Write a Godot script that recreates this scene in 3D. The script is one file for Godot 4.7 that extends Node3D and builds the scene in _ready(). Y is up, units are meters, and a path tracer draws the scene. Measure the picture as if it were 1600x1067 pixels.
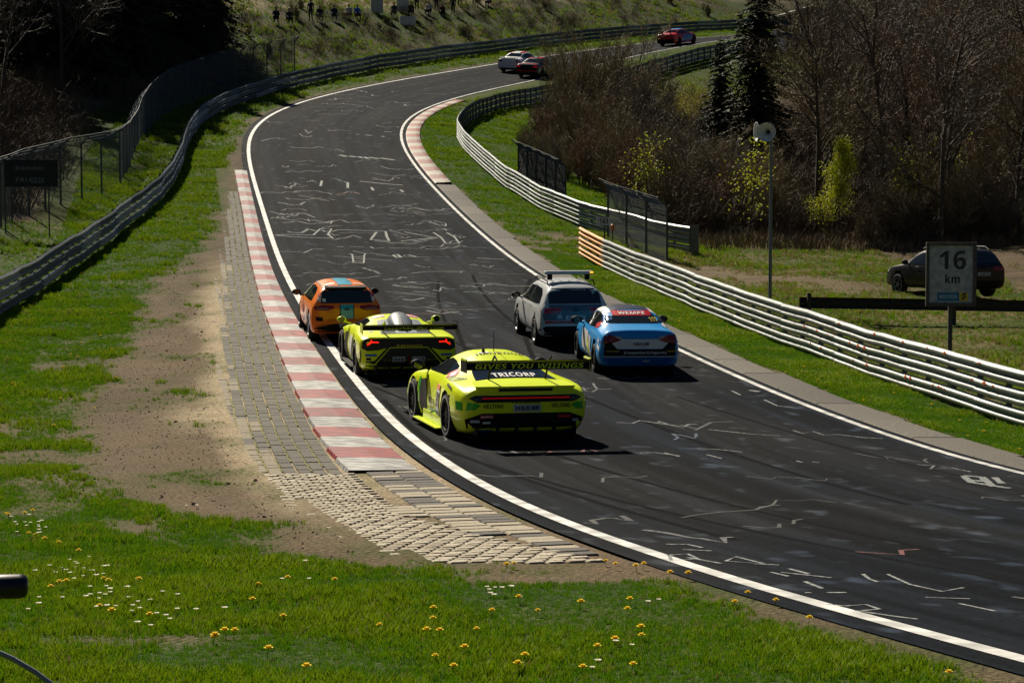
extends Node3D
const TH := [-0.3402, -0.3048, -0.2701, -0.2366, -0.2069, -0.1853, -0.1743, -0.1714, -0.1717, -0.171, -0.1679, -0.163, -0.1585, -0.1564, -0.1572, -0.1601, -0.1631, -0.1636, -0.157, -0.1376, -0.0998, -0.0423, 0.0291, 0.1043, 0.1749, 0.2359, 0.2856, 0.3247, 0.3552, 0.3802, 0.4033, 0.4275, 0.455, 0.4855, 0.5182, 0.5516, 0.5847, 0.6166, 0.647, 0.6761, 0.7041, 0.7311, 0.7576, 0.7837, 0.8096]
const YY := [0.087, -0.278, -0.568, -0.768, -0.847, -0.792, -0.634, -0.412, -0.152, 0.136, 0.452, 0.812, 1.228, 1.709, 2.255, 2.866, 3.54, 4.272, 5.051, 5.862, 6.684, 7.494, 8.273, 9.015, 9.725, 10.411, 11.077, 11.729, 12.375, 13.029, 13.705, 14.414, 15.151, 15.894, 16.625, 17.334, 18.014, 18.666, 19.284, 19.865, 20.406, 20.905, 21.364, 21.784, 22.166]
const BK := [-0.021, -0.0221, -0.0212, -0.0154, -0.0129, -0.0059, -0.0021, -0.0003, 0.0022, 0.0039, 0.0024, -0.0009, -0.0014, -0.0007, -0.0007, -0.0015, -0.0033, -0.0056, -0.0082, -0.0109, -0.0155, -0.0216, -0.0314, -0.0419, -0.0504, -0.0583, -0.0654, -0.0716, -0.0756, -0.0766, -0.0733, -0.065, -0.0488, -0.0358, -0.0257, -0.0182, -0.0127, -0.0091, -0.0071, -0.0058, -0.0046, -0.0037, -0.0032, -0.0028, -0.0027]
const X0 := 8.386
const Z0 := -12.172
const LK := [-90, -50, -30, -20, -14, -10, -6, -4.6, 4.6, 6, 8, 12, 20, 40, 75]
const SK := [-30, 20, 50, 80, 110, 150, 190, 280]
const PROF := [
	[2, 1, 0.6, 0.3, 0.1, 0, 0, 0, 0, -0.05, -0.1, 0, 0, 0.5, 2],
	[8, 4, 1.5, 0.4, 0.1, 0, 0, 0, 0, -0.05, -0.15, -0.1, 0, 1.5, 5],
	[14, 6, 2.2, 0.6, 0.15, 0, 0, 0, 0, -0.05, -0.15, -0.1, 0, 2, 6],
	[20, 9, 4, 1.6, 0.4, 0, 0, 0, 0, -0.05, -0.15, -0.5, -0.5, 0, 2],
	[22, 10, 5, 2.4, 0.9, 0.2, 0, 0, 0, -0.1, -0.2, -1, -2, -3, -3],
	[26, 13, 7.5, 4.6, 2.0, 0.6, 0.2, 0, 0, -0.2, -0.7, -2, -4, -6, -6],
	[26, 13, 7.5, 4.6, 2.0, 0.6, 0.2, 0, 0, -0.2, -0.7, -2, -4, -6, -6],
	[26, 13, 7.5, 4.6, 2.0, 0.6, 0.2, 0, 0, -0.2, -0.7, -2, -4, -6, -6]]
const MARKS := [
	[0.1, [[68.39, -3.93, 68.55, -3.63, 68.37, -2.49], [68.39, -3.93, 67.79, -3.33, 67.35, -1.85], [68.37, -2.49, 70.35, -2.09, 70.38, -1.64, 68.58, -1.91, 67.34, -1.8]]],
	[0.11, [[70.05, -1.51, 69.54, 0.41], [69.29, 0.03, 66.91, -0.41, 66.5, 0.26], [69.54, 0.41, 67.92, 0.3, 66.5, 0.26]]],
	[0.1, [[69.33, 1.11, 67.65, 2.05, 67.51, 2.28], [66.43, 0.69, 67.54, 2.03], [66.35, 1.16, 67.42, 2.17], [69.14, 2.25, 67.59, 2.36, 65.76, 2.31, 65.68, 2.85], [69.06, 2.77, 67.71, 2.9, 65.68, 2.83]]],
	[0.07, [[73.78, -3.64, 73.06, -3.05, 73.51, -2.67, 72.75, -2.35, 73.37, -2.41], [73.14, -2.27, 72.33, -1.7, 73.15, -1.08, 72.3, -0.83, 72.59, -0.13], [72.34, -1.76, 72.9, -1.41, 71.91, -1.58]]],
	[0.07, [[64.79, -1.84, 64.75, -1.56], [64.82, -1.41, 64.64, -0.87], [64.8, -0.62, 64.17, -0.53, 64.42, -0.13], [64.29, -0.0, 64.25, 0.89]]],
	[0.08, [[62.6, -1.56, 62.38, -1.47, 59.96, -1.62, 59.7, -1.29, 62.22, -1.05, 62.61, -0.97], [61.68, -1.5, 61.72, -1.12], [60.97, -1.55, 61.01, -1.17], [60.36, -1.59, 60.41, -1.22]]],
	[0.12, [[62.15, -0.03, 62.33, 0.15, 61.51, 0.18, 61.33, 0.02, 62.15, -0.03], [62.0, 0.32, 62.17, 0.52, 61.62, 0.74]]],
	[0.06, [[63.33, -4.19, 63.18, -3.28], [62.86, -3.17, 64.02, -2.78, 64.06, -2.36]]],
	[0.08, [[69.93, 2.42, 69.76, 2.86, 70.38, 2.83, 70.43, 2.53], [71.97, 3.09, 71.17, 3.01]]],
	[0.28, [[95.14, 0.52, 94.58, 0.86], [94.76, 0.99, 94.51, 1.34], [94.59, 1.47, 94.15, 1.65, 94.55, 1.74, 93.91, 1.92], [94.41, 1.99, 93.94, 2.45], [94.23, 2.55, 93.51, 3.23]]],
	[0.14, [[85.85, 0.83, 85.07, 1.83, 84.61, 2.72], [85.44, 0.23, 83.52, 0.07], [85.94, -0.94, 84.13, -1.13], [83.84, 1.19, 82.72, 1.17], [83.02, 2.45, 82.29, 2.49]]],
	[0.16, [[103.77, 1.6, 103.76, 1.78], [103.53, 2.09, 103.4, 2.49], [103.15, 3.02, 102.94, 3.15], [105.37, 3.13, 105.22, 3.58]]],
	[0.13, [[17.36, 3.04, 16.58, 2.8, 15.8, 2.99], [17.45, 3.09, 17.2, 3.25, 16.04, 2.87], [17.16, 3.43, 16.39, 3.17], [16.87, 2.92, 16.61, 3.09]]],
	[0.055, [[10.71, -3.7, 10.65, -3.48, 10.33, -3.44], [10.21, -3.7, 10.03, -3.45], [9.77, -4.01, 9.82, -3.79, 9.43, -3.84, 9.31, -4.16, 9.77, -4.01], [9.55, -3.9, 9.0, -3.76], [9.18, -3.64, 9.51, -3.4, 8.89, -3.36, 9.18, -3.64], [8.91, -3.45, 8.76, -3.26], [8.25, -3.57, 7.93, -3.54], [8.47, -3.29, 8.06, -3.28], [8.22, -3.48, 7.73, -3.2]]],
	[0.045, [[7.92, -2.79, 7.54, -2.91, 7.34, -2.93], [7.85, -2.57, 7.09, -2.74, 6.57, -2.71, 6.77, -2.39], [6.25, -3.05, 6.06, -2.73], [5.82, -2.98, 5.3, -2.95]]],
	[0.06, [[7.53, -3.56, 7.04, -3.63], [6.76, -3.72, 6.72, -3.55], [6.81, -3.9, 6.79, -3.85]]],
	[0.05, [[6.05, -4.07, 5.92, -3.96, 5.96, -3.76, 5.67, -3.79, 5.62, -3.97], [5.64, -4.02, 5.29, -3.9, 5.05, -3.79]]],
	[0.05, [[18.93, 3.0, 18.78, 3.21, 18.32, 2.94, 18.44, 3.34, 17.9, 3.4]]],
	[0.14, [[29.66, 3.67, 29.43, 3.81]]],
	[0.05, [[29.62, 3.29, 28.91, 3.27], [28.14, 3.53, 27.22, 3.5, 26.87, 3.74], [23.95, 1.2, 23.23, 1.76, 22.94, 2.18], [23.67, 2.65, 23.25, 2.68, 23.51, 2.95, 22.99, 2.97, 23.04, 3.24, 22.56, 3.53, 22.4, 3.81], [21.38, 0.24, 21.21, 0.57, 20.85, 0.83], [20.88, -0.85, 20.94, -0.6, 20.47, -0.32], [20.9, -0.45, 20.37, -0.35], [20.57, 0.16, 20.05, 0.23], [19.61, 1.3, 19.4, 1.32], [19.47, 1.5, 19.35, 1.56]]],
	[0.1, [[59.96, -1.61, 59.8, -1.25], [53.23, -0.98, 52.65, -0.56, 52.46, -0.06], [51.42, -0.52, 51.14, -0.08], [54.25, -0.38, 54.01, -0.14], [46.36, -0.76, 45.59, -0.46, 46.01, 0.1], [49.37, -1.08, 49.03, -0.88, 49.67, -0.41]]],
	[0.09, [[61.18, 2.85, 60.73, 3.76]]]]
const FLOWERS_Y := [[6.41, -7.34], [5.95, -7.47], [5.41, -7.66], [5.38, -7.57], [5.39, -7.27], [4.52, -7.65], [4.22, -7.93], [4.04, -7.37], [3.7, -7.54], [6.09, -6.56], [6.76, -6.5], [6.19, -6.9], [6.42, -5.65], [5.88, -5.88], [4.39, -6.58], [3.46, -6.82], [3.47, -7.17], [4.16, -6.78], [4.86, -6.17], [4.51, -6.31], [3.73, -7.97], [6.35, -6.12], [8.91, -5.97], [9.08, -5.84], [9.12, -4.9], [8.82, -4.92], [8.76, -4.66], [8.59, -4.78], [8.05, -4.67], [7.91, -4.54], [6.6, -4.54], [6.09, -4.88], [6.09, -4.52], [5.04, -4.73], [2.49, -5.03], [6.36, -8.54], [5.28, -9.27], [5.55, -9.13], [5.54, -9.08], [5.28, -9.27], [4.54, -9.03], [3.74, -8.95], [7.19, -8.63], [8.01, -8.46], [8.21, -7.73], [5.7, -7.94], [8.51, -8.11], [10.99, -9.75], [8.74, -9.66], [6.91, -9.8], [7.24, -9.86], [6.65, -9.53], [8.73, -9.38], [8.83, -10.06], [8.81, -10.0], [8.47, -10.16], [8.92, -9.68], [11.93, -10.06], [12.55, -10.19], [14.53, -10.39], [14.76, -10.21], [14.74, -10.42], [15.04, -10.11], [12.43, -10.13], [11.62, -9.92]]
const FLOWERS_W := [[10.26, -9.89], [10.05, -9.85], [9.65, -9.8], [9.52, -9.72], [9.38, -9.94], [9.71, -10.0], [9.74, -9.86], [9.3, -9.65], [9.04, -9.73], [7.55, -9.6], [7.32, -9.55], [6.95, -9.58], [6.87, -9.65], [7.77, -9.77], [7.96, -9.71], [7.8, -9.89], [7.15, -9.9], [8.02, -9.56], [7.74, -9.3], [6.77, -9.31], [6.65, -9.18], [6.24, -9.44], [14.25, -10.37], [13.55, -10.33], [13.25, -10.21], [13.51, -10.16], [12.63, -10.09], [12.59, -10.32], [12.99, -10.01], [13.63, -10.22], [8.89, -9.94], [9.52, -10.07], [8.28, -9.85], [7.7, -10.12], [7.29, -6.62], [7.18, -6.52], [7.25, -6.41], [6.92, -6.7], [4.09, -6.56], [3.53, -7.03], [9.65, -7.96], [8.25, -8.2], [6.26, -5.47], [7.24, -10.34], [6.01, -9.71], [15.12, -8.3]]

var SS := PackedFloat32Array(); var SX := PackedFloat32Array(); var SZ := PackedFloat32Array()
var ST := PackedFloat32Array(); var SY := PackedFloat32Array(); var SB := PackedFloat32Array()
var used := {}
var nz := FastNoiseLite.new()
var nz2 := FastNoiseLite.new()
var rng := RandomNumberGenerator.new()
var M := {}
var tone := []
var font := SystemFont.new()

func numbered(n: String) -> String:
	if not used.has(n):
		used[n] = 0
		return n
	used[n] += 1
	return "%s_%03d" % [n, used[n]]

# ---------- road line: s runs along the track, lat to its right ----------
func lerp_tab(a: Array, i: float) -> float:
	var k := clampi(int(floor(i)), 0, a.size() - 2)
	return lerpf(a[k], a[k + 1], clampf(i - k, 0.0, 1.0))

func make_line() -> void:
	var n := 621
	SS.resize(n); SX.resize(n); SZ.resize(n); ST.resize(n); SY.resize(n); SB.resize(n)
	var e := 220.0
	for i in n:
		var s := -30.0 + i * 0.5
		SS[i] = s
		var th := lerp_tab(TH, s / 5.0); var y := lerp_tab(YY, s / 5.0)
		if s < 0.0:
			th += (TH[1] - TH[0]) / 5.0 * s; y += (YY[1] - YY[0]) / 10.0 * s
		if s > e:
			th += (TH[44] - TH[43]) / 5.0 * (s - e); y += (YY[44] - YY[43]) / 5.0 * (s - e)
		ST[i] = th; SY[i] = y; SB[i] = lerp_tab(BK, s / 5.0)
	SX[60] = X0; SZ[60] = Z0
	for i in range(61, n):
		var t := (ST[i] + ST[i - 1]) / 2.0
		SX[i] = SX[i - 1] + 0.5 * sin(t); SZ[i] = SZ[i - 1] - 0.5 * cos(t)
	for i in range(59, -1, -1):
		var t := (ST[i] + ST[i + 1]) / 2.0
		SX[i] = SX[i + 1] - 0.5 * sin(t); SZ[i] = SZ[i + 1] + 0.5 * cos(t)
	# smooth heights a little so that the road shows no facets
	for pass_ in 3:
		var c := SY.duplicate()
		for i in range(4, n - 4):
			SY[i] = (c[i - 4] + c[i - 2] + c[i] + c[i + 2] + c[i + 4]) / 5.0

func samp(a: PackedFloat32Array, s: float) -> float:
	var f := clampf((s + 30.0) * 2.0, 0.0, 619.999)
	var k := int(f)
	return lerpf(a[k], a[k + 1], f - k)

func head(s: float) -> float: return samp(ST, s)

func prof(s: float, lat: float) -> float:
	var j := 0
	while j < 13 and lat > LK[j + 1]: j += 1
	var u := clampf((lat - LK[j]) / (LK[j + 1] - LK[j]), 0.0, 1.0)
	var i := 0
	while i < 6 and s > SK[i + 1]: i += 1
	var w := clampf((s - SK[i]) / (SK[i + 1] - SK[i]), 0.0, 1.0)
	w = w * w * (3.0 - 2.0 * w)
	var a: float = lerpf(PROF[i][j], PROF[i][j + 1], u); var b: float = lerpf(PROF[i + 1][j], PROF[i + 1][j + 1], u)
	return lerpf(a, b, w) + samp(SB, s) * clampf(lat, -9.0, 8.0)

func P(s: float, lat: float, dy := 0.0) -> Vector3:
	var t := head(s)
	var g := 0.0
	if absf(lat) > 4.6:
		var k := smoothstep(4.6, 12.0, absf(lat))
		g = nz.get_noise_2d(s * 3.0, lat * 3.0) * (0.07 + 0.3 * k * smoothstep(12.0, 30.0, absf(lat))) * smoothstep(4.6, 8.0, absf(lat))
	return Vector3(samp(SX, s) + lat * cos(t), samp(SY, s) + prof(s, lat) + dy + g, samp(SZ, s) + lat * sin(t))

func along(s: float) -> Vector3:
	return Vector3(sin(head(s)), 0, -cos(head(s)))

func tab(t: Array, s: float) -> float:
	if s <= t[0][0]: return t[0][1]
	for i in range(1, t.size()):
		if s <= t[i][0]:
			return lerpf(t[i - 1][1], t[i][1], (s - t[i - 1][0]) / (t[i][0] - t[i - 1][0]))
	return t[t.size() - 1][1]

# ---------- materials ----------
func lin(r: float, g: float, b: float) -> Color:
	return Color(r, g, b).linear_to_srgb()

func mat(c: Color, rough := 0.7, metal := 0.0, spec := 0.5) -> StandardMaterial3D:
	var m := StandardMaterial3D.new()
	m.albedo_color = c.linear_to_srgb(); m.roughness = rough; m.metallic = metal; m.metallic_specular = spec
	return m

func paint(c: Color) -> StandardMaterial3D:
	var m := mat(c, 0.42, 0.0, 0.35)
	m.clearcoat_enabled = true; m.clearcoat = 0.4; m.clearcoat_roughness = 0.06
	return m

func vmat(rough := 0.9, tex: Texture2D = null, scale := 0.5) -> StandardMaterial3D:
	var m := mat(Color(1, 1, 1), rough, 0.0, 0.3)
	m.vertex_color_use_as_albedo = true
	if tex:
		m.albedo_texture = tex; m.uv1_triplanar = true; m.uv1_world_triplanar = true; m.uv1_scale = Vector3.ONE * scale
	return m

func grain_tex(seed_: int, size: int, f: float, lo: float, hi: float, oct := 4) -> ImageTexture:
	var n := FastNoiseLite.new()
	n.seed = seed_; n.frequency = f; n.fractal_octaves = oct; n.noise_type = FastNoiseLite.TYPE_SIMPLEX_SMOOTH
	var im := n.get_seamless_image(size, size)
	im.convert(Image.FORMAT_RGB8)
	for y in size:
		for x in size:
			var v := lerpf(lo, hi, im.get_pixel(x, y).r)
			im.set_pixel(x, y, Color(v, v, v))
	return ImageTexture.create_from_image(im)

func bump_tex(seed_: int, size: int, f: float, k: float) -> ImageTexture:
	var n := FastNoiseLite.new()
	n.seed = seed_; n.frequency = f; n.fractal_octaves = 4
	var im := n.get_seamless_image(size, size)
	im.bump_map_to_normal_map(k)
	return ImageTexture.create_from_image(im)

# ---------- mesh collecting ----------
class MB:
	var v := PackedVector3Array(); var n := PackedVector3Array(); var c := PackedColorArray(); var uv := PackedVector2Array()
	var ix := PackedInt32Array(); var col := Color(1, 1, 1); var has_n := false
	func vert(p: Vector3) -> int:
		v.append(p); c.append(col); return v.size() - 1
	func tri(a: Vector3, b: Vector3, d: Vector3) -> void:
		var k := v.size()
		v.append(a); v.append(b); v.append(d); c.append(col); c.append(col); c.append(col)
		ix.append(k); ix.append(k + 1); ix.append(k + 2)
	func quad(a: Vector3, b: Vector3, d: Vector3, e: Vector3) -> void:
		var k := v.size()
		v.append(a); v.append(b); v.append(d); v.append(e)
		for q in 4: c.append(col)
		for q in [0, 1, 2, 0, 2, 3]: ix.append(k + q)
	func box(o: Vector3, s: Vector3, b := Basis.IDENTITY) -> void:
		var h := s / 2.0
		var p := []
		for i in 8:
			p.append(o + b * Vector3(h.x * (1 if i & 1 else -1), h.y * (1 if i & 2 else -1), h.z * (1 if i & 4 else -1)))
		for f in [[0, 1, 3, 2], [5, 4, 6, 7], [4, 0, 2, 6], [1, 5, 7, 3], [2, 3, 7, 6], [4, 5, 1, 0]]:
			quad(p[f[3]], p[f[2]], p[f[1]], p[f[0]])
	func bevel(o: Vector3, s: Vector3, r: float, b := Basis.IDENTITY) -> void:
		# box with chamfered upper and vertical edges
		var h := s / 2.0
		var ring := func(y: float, k: float) -> Array:
			var hx := h.x - k; var hz := h.z - k
			var a := []
			for q in [[hx, -hz + r], [hx, hz - r], [hx - r, hz], [-hx + r, hz], [-hx, hz - r], [-hx, -hz + r], [-hx + r, -hz], [hx - r, -hz]]:
				a.append(o + b * Vector3(q[0], y, q[1]))
			return a
		var rs := [ring.call(-h.y, 0.0), ring.call(h.y - r, 0.0), ring.call(h.y, r * 0.8)]
		for i in 2:
			for j in 8:
				quad(rs[i][j], rs[i + 1][j], rs[i + 1][(j + 1) % 8], rs[i][(j + 1) % 8])
		for j in range(1, 7): tri(rs[2][0], rs[2][j + 1], rs[2][j])
	func tube(a: Vector3, b: Vector3, ra: float, rb: float, sides := 6, cap := true) -> void:
		var d := b - a
		if d.length() < 1e-5: return
		d = d.normalized()
		var u := d.cross(Vector3.UP if absf(d.y) < 0.9 else Vector3.RIGHT).normalized()
		var w := u.cross(d)
		var k := v.size()
		for i in sides:
			var q := TAU * i / sides
			var o := u * cos(q) + w * sin(q)
			v.append(a + o * ra); v.append(b + o * rb); c.append(col); c.append(col)
		for i in sides:
			var j := (i + 1) % sides
			for q in [k + 2 * i, k + 2 * i + 1, k + 2 * j + 1, k + 2 * i, k + 2 * j + 1, k + 2 * j]: ix.append(q)
		if cap:
			for e in 2:
				for i in range(1, sides - 1):
					for q in [k + e, k + 2 * i + e, k + 2 * (i + 1) + e]: ix.append(q)
	func path(pts: Array, r: float, sides := 6) -> void:
		for i in pts.size() - 1: tube(pts[i], pts[i + 1], r, r, sides)
	func lathe(o: Vector3, axis: Vector3, prf: Array, seg := 20) -> void:
		# prf: [distance along the axis, radius]
		var d := axis.normalized()
		var u := d.cross(Vector3.UP if absf(d.y) < 0.9 else Vector3.RIGHT).normalized()
		var w := u.cross(d)
		var k := v.size()
		for p in prf:
			for i in seg:
				var q := TAU * i / seg
				v.append(o + d * p[0] + (u * cos(q) + w * sin(q)) * p[1]); c.append(col)
		for a in prf.size() - 1:
			for i in seg:
				var j := (i + 1) % seg
				var p0 := k + a * seg
				for q in [p0 + i, p0 + seg + i, p0 + seg + j, p0 + i, p0 + seg + j, p0 + j]: ix.append(q)
	func blob(o: Vector3, r: Vector3, b := Basis.IDENTITY, nu := 10, nv := 7) -> void:
		var k := v.size()
		for i in nv + 1:
			var a := PI * i / nv
			for j in nu:
				var q := TAU * j / nu
				v.append(o + b * Vector3(r.x * sin(a) * cos(q), r.y * cos(a), r.z * sin(a) * sin(q))); c.append(col)
		for i in nv:
			for j in nu:
				var j2 := (j + 1) % nu
				var p0 := k + i * nu
				for q in [p0 + j, p0 + j2, p0 + nu + j2, p0 + j, p0 + nu + j2, p0 + nu + j]: ix.append(q)
	func mesh(m: Material, smooth := false) -> ArrayMesh:
		var a := []
		a.resize(Mesh.ARRAY_MAX)
		var vv := v; var cc := c; var ii := ix; var uu := uv
		var nn := PackedVector3Array()
		if not smooth:
			vv = PackedVector3Array(); cc = PackedColorArray(); nn = PackedVector3Array(); ii = PackedInt32Array(); uu = PackedVector2Array()
			vv.resize(ix.size()); cc.resize(ix.size()); nn.resize(ix.size()); ii.resize(ix.size())
			if uv.size() == v.size(): uu.resize(ix.size())
			for t in range(0, ix.size(), 3):
				var p0 := v[ix[t]]; var p1 := v[ix[t + 1]]; var p2 := v[ix[t + 2]]
				var nrm := (p2 - p0).cross(p1 - p0).normalized()
				for q in 3:
					vv[t + q] = v[ix[t + q]]; cc[t + q] = c[ix[t + q]]; nn[t + q] = nrm; ii[t + q] = t + q
					if uu.size(): uu[t + q] = uv[ix[t + q]]
		else:
			nn.resize(v.size())
			for t in range(0, ix.size(), 3):
				var p0 := v[ix[t]]; var p1 := v[ix[t + 1]]; var p2 := v[ix[t + 2]]
				var nrm := (p2 - p0).cross(p1 - p0)
				nn[ix[t]] += nrm; nn[ix[t + 1]] += nrm; nn[ix[t + 2]] += nrm
			for i in nn.size(): nn[i] = nn[i].normalized() if nn[i].length_squared() > 1e-20 else Vector3.UP
		a[Mesh.ARRAY_VERTEX] = vv; a[Mesh.ARRAY_NORMAL] = nn; a[Mesh.ARRAY_COLOR] = cc; a[Mesh.ARRAY_INDEX] = ii
		if uu.size() == vv.size() and uu.size() > 0: a[Mesh.ARRAY_TEX_UV] = uu
		var r := ArrayMesh.new()
		r.add_surface_from_arrays(Mesh.PRIMITIVE_TRIANGLES, a)
		r.surface_set_material(0, m)
		return r

# ---------- scene nodes ----------
func put(mesh: Mesh, called: String, parent: Node, xf := Transform3D.IDENTITY) -> MeshInstance3D:
	var o := MeshInstance3D.new()
	o.mesh = mesh; o.transform = xf
	o.name = called if parent != self else numbered(called)
	parent.add_child(o, true)
	return o

func part(b: MB, called: String, m: Material, parent: Node, smooth := false) -> MeshInstance3D:
	return put(b.mesh(m, smooth), called, parent)

func tag(o: Node, label: String, category: String, group := "") -> Node:
	o.set_meta("label", label); o.set_meta("category", category)
	if group != "": o.set_meta("group", group)
	return o

func struct(o: Node) -> Node:
	o.set_meta("kind", "structure"); return o

func thing(called: String, label: String, category: String, at: Vector3, turn := 0.0, group := "") -> Node3D:
	var o := Node3D.new()
	o.name = numbered(called); add_child(o)
	o.position = at; o.rotation.y = turn
	tag(o, label, category, group)
	return o

func copy_of(o: Node3D, at: Vector3, turn := 0.0, label := "", sc := 1.0) -> Node3D:
	var r: Node3D = o.duplicate()
	r.name = numbered(String(o.name).rstrip("0123456789").rstrip("_")); add_child(r)
	r.position = at; r.rotation = Vector3(0, turn, 0); r.scale = Vector3.ONE * sc
	if label != "": r.set_meta("label", label)
	return r

func ribbon_mesh(pts: Array, w: float, dy: float, b: MB) -> void:
	# flat stroke on the road through [s, lat] points
	var fine := []
	for i in pts.size() - 1:
		var n := maxi(1, int(pts[i].distance_to(pts[i + 1]) / 0.35))
		for k in n: fine.append(pts[i].lerp(pts[i + 1], float(k) / n))
	fine.append(pts[pts.size() - 1])
	var prev := []
	for i in fine.size():
		var a: Vector2 = fine[maxi(0, i - 1)]; var c: Vector2 = fine[mini(fine.size() - 1, i + 1)]
		var d := (c - a).normalized()
		var o := Vector2(-d.y, d.x) * w * 0.5 * (0.7 + 0.5 * absf(nz2.get_noise_2d(fine[i].x * 40.0, fine[i].y * 40.0)))
		var q := [P(fine[i].x + o.x, fine[i].y + o.y, dy), P(fine[i].x - o.x, fine[i].y - o.y, dy)]
		if i > 0: b.quad(prev[0], q[0], q[1], prev[1])
		prev = q

func strip(s0: float, s1: float, ds: float, lats: Array, dys: Array, m: Material, called: String, parent: Node, uvk := Vector2(0, 0)) -> MeshInstance3D:
	var b := MB.new()
	var n := int(ceil((s1 - s0) / ds)); var w := lats.size()
	for i in n + 1:
		var s := lerpf(s0, s1, float(i) / n)
		for j in w:
			b.vert(P(s, lats[j], dys[j]))
			if uvk.x != 0.0: b.uv.append(Vector2(s / uvk.x, (lats[j] + 4.8) / uvk.y))
	for i in n:
		for j in w - 1:
			var k := i * w + j
			for q in [k, k + w, k + w + 1, k, k + w + 1, k + 1]: b.ix.append(q)
	return part(b, called, m, parent, true)

# ---------- ground ----------
const LEFT_RAIL := [[28, -14.0], [46, -12.3], [52, -11.7], [61, -10.8], [72, -9.6], [79, -8.5], [85, -7.9], [91, -7.5], [101, -7.3], [118, -7.2], [132, -7.5], [148, -7.9], [165, -8.2], [180, -9.0], [207, -10.0], [262, -11.0]]
const RIGHT_RAIL := [[8, 7.5], [30, 7.4], [50, 7.1], [62.6, 6.95]]
const INNER_RAIL := [[63.8, 11.4], [68, 10.2], [73, 8.8], [77.5, 8.15], [84, 7.8], [98, 7.5], [104, 7.35], [110, 7.6], [123, 8.0], [140, 8.2], [190, 8.4], [240, 8.5]]
const PAVE_OUT := [[9.3, -5.0], [9.8, -6.6], [12, -6.9], [19, -7.05], [28, -7.1], [48, -6.65], [66, -6.05], [82.5, -5.55]]

func paved(s: float, lat: float) -> bool:
	return s > 9.3 and s < 82.5 and lat < -4.45 and lat > tab(PAVE_OUT, s)

func dirt(s: float, lat: float) -> float:
	# how bare the soil is, 0 grass to 1 earth
	var n := nz2.get_noise_2d(s * 9.0, lat * 14.0) * 0.9 + nz2.get_noise_2d(s * 40.0, lat * 60.0) * 0.5
	var w := 0.0
	if lat < 0.0:
		var o := tab(PAVE_OUT, s)
		var far_ := tab([[6, -5.6], [9, -6.9], [11, -7.8], [13, -7.9], [16, -8.8], [19, -9.6], [28, -9.6], [36, -9.2], [44, -8.8], [52, -8.7], [58, -8.0], [64, -6.8], [70, -6.4], [84, -5.7], [95, -5.0]], s)
		if s > 8.0 and s < 96.0: w = clampf((lat - far_) / 0.9 + 0.4, 0.0, 1.0)
		if s < 9.6: w = maxf(w, clampf(1.0 - (-4.62 - lat) / 0.55, 0.0, 1.0) * 0.55)
		if s > 95.0: w = maxf(w, clampf(1.0 - (-4.6 - lat) / 0.7, 0.0, 1.0) * 0.7)
		w = maxf(w, 0.75 - Vector2((s - 13.4) / 1.3, (lat + 9.0) / 0.5).length() * 0.5)
		w = maxf(w, 0.75 - Vector2((s - 10.7) / 0.35, (lat + 8.4) / 0.6).length() * 0.5)
		w = maxf(w, 0.7 - Vector2((s - 17.0) / 2.0, (lat + 10.2) / 1.6).length() * 0.5)
		w = maxf(w, 0.8 - Vector2((s - 24.0) / 5.0, (lat + 9.8) / 1.6).length() * 0.5)
		w = maxf(w, 0.6 - Vector2((s - 36.0) / 6.0, (lat + 10.2) / 0.9).length() * 0.5)
		w = maxf(w, 0.55 - Vector2((s - 5.6) / 0.4, (lat + 9.8) / 0.8).length() * 0.4)
		if lat < -13.0 and s > 70.0 and s < 130.0: w = 1.0
		if lat < -17.5 and s < 70.0: w = 1.0
	else:
		w = 0.85 - Vector2((s - 66.5) / 3.2, (lat - 7.0) / 3.0).length() * 0.55
		w = maxf(w, 0.9 - Vector2((s - 61.0 + (lat - 9.0) * 1.7) / 2.6, (lat - 11.5) / 6.0).length() * 0.6)
		if lat > 14.0 and s > 66.0: w = maxf(w, smoothstep(14.0, 18.0, lat + nz2.get_noise_2d(s * 8.0, 3.0) * 3.0))
		if lat > 19.0: w = maxf(w, 0.9)
		if s < 84.0: w = maxf(w, clampf(1.0 - (lat - 5.2) / 0.35, 0.0, 1.0) * 0.7)
	return clampf(w - 0.06 + n * 0.85 * smoothstep(0.02, 0.3, w), 0.0, 1.0)

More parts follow.
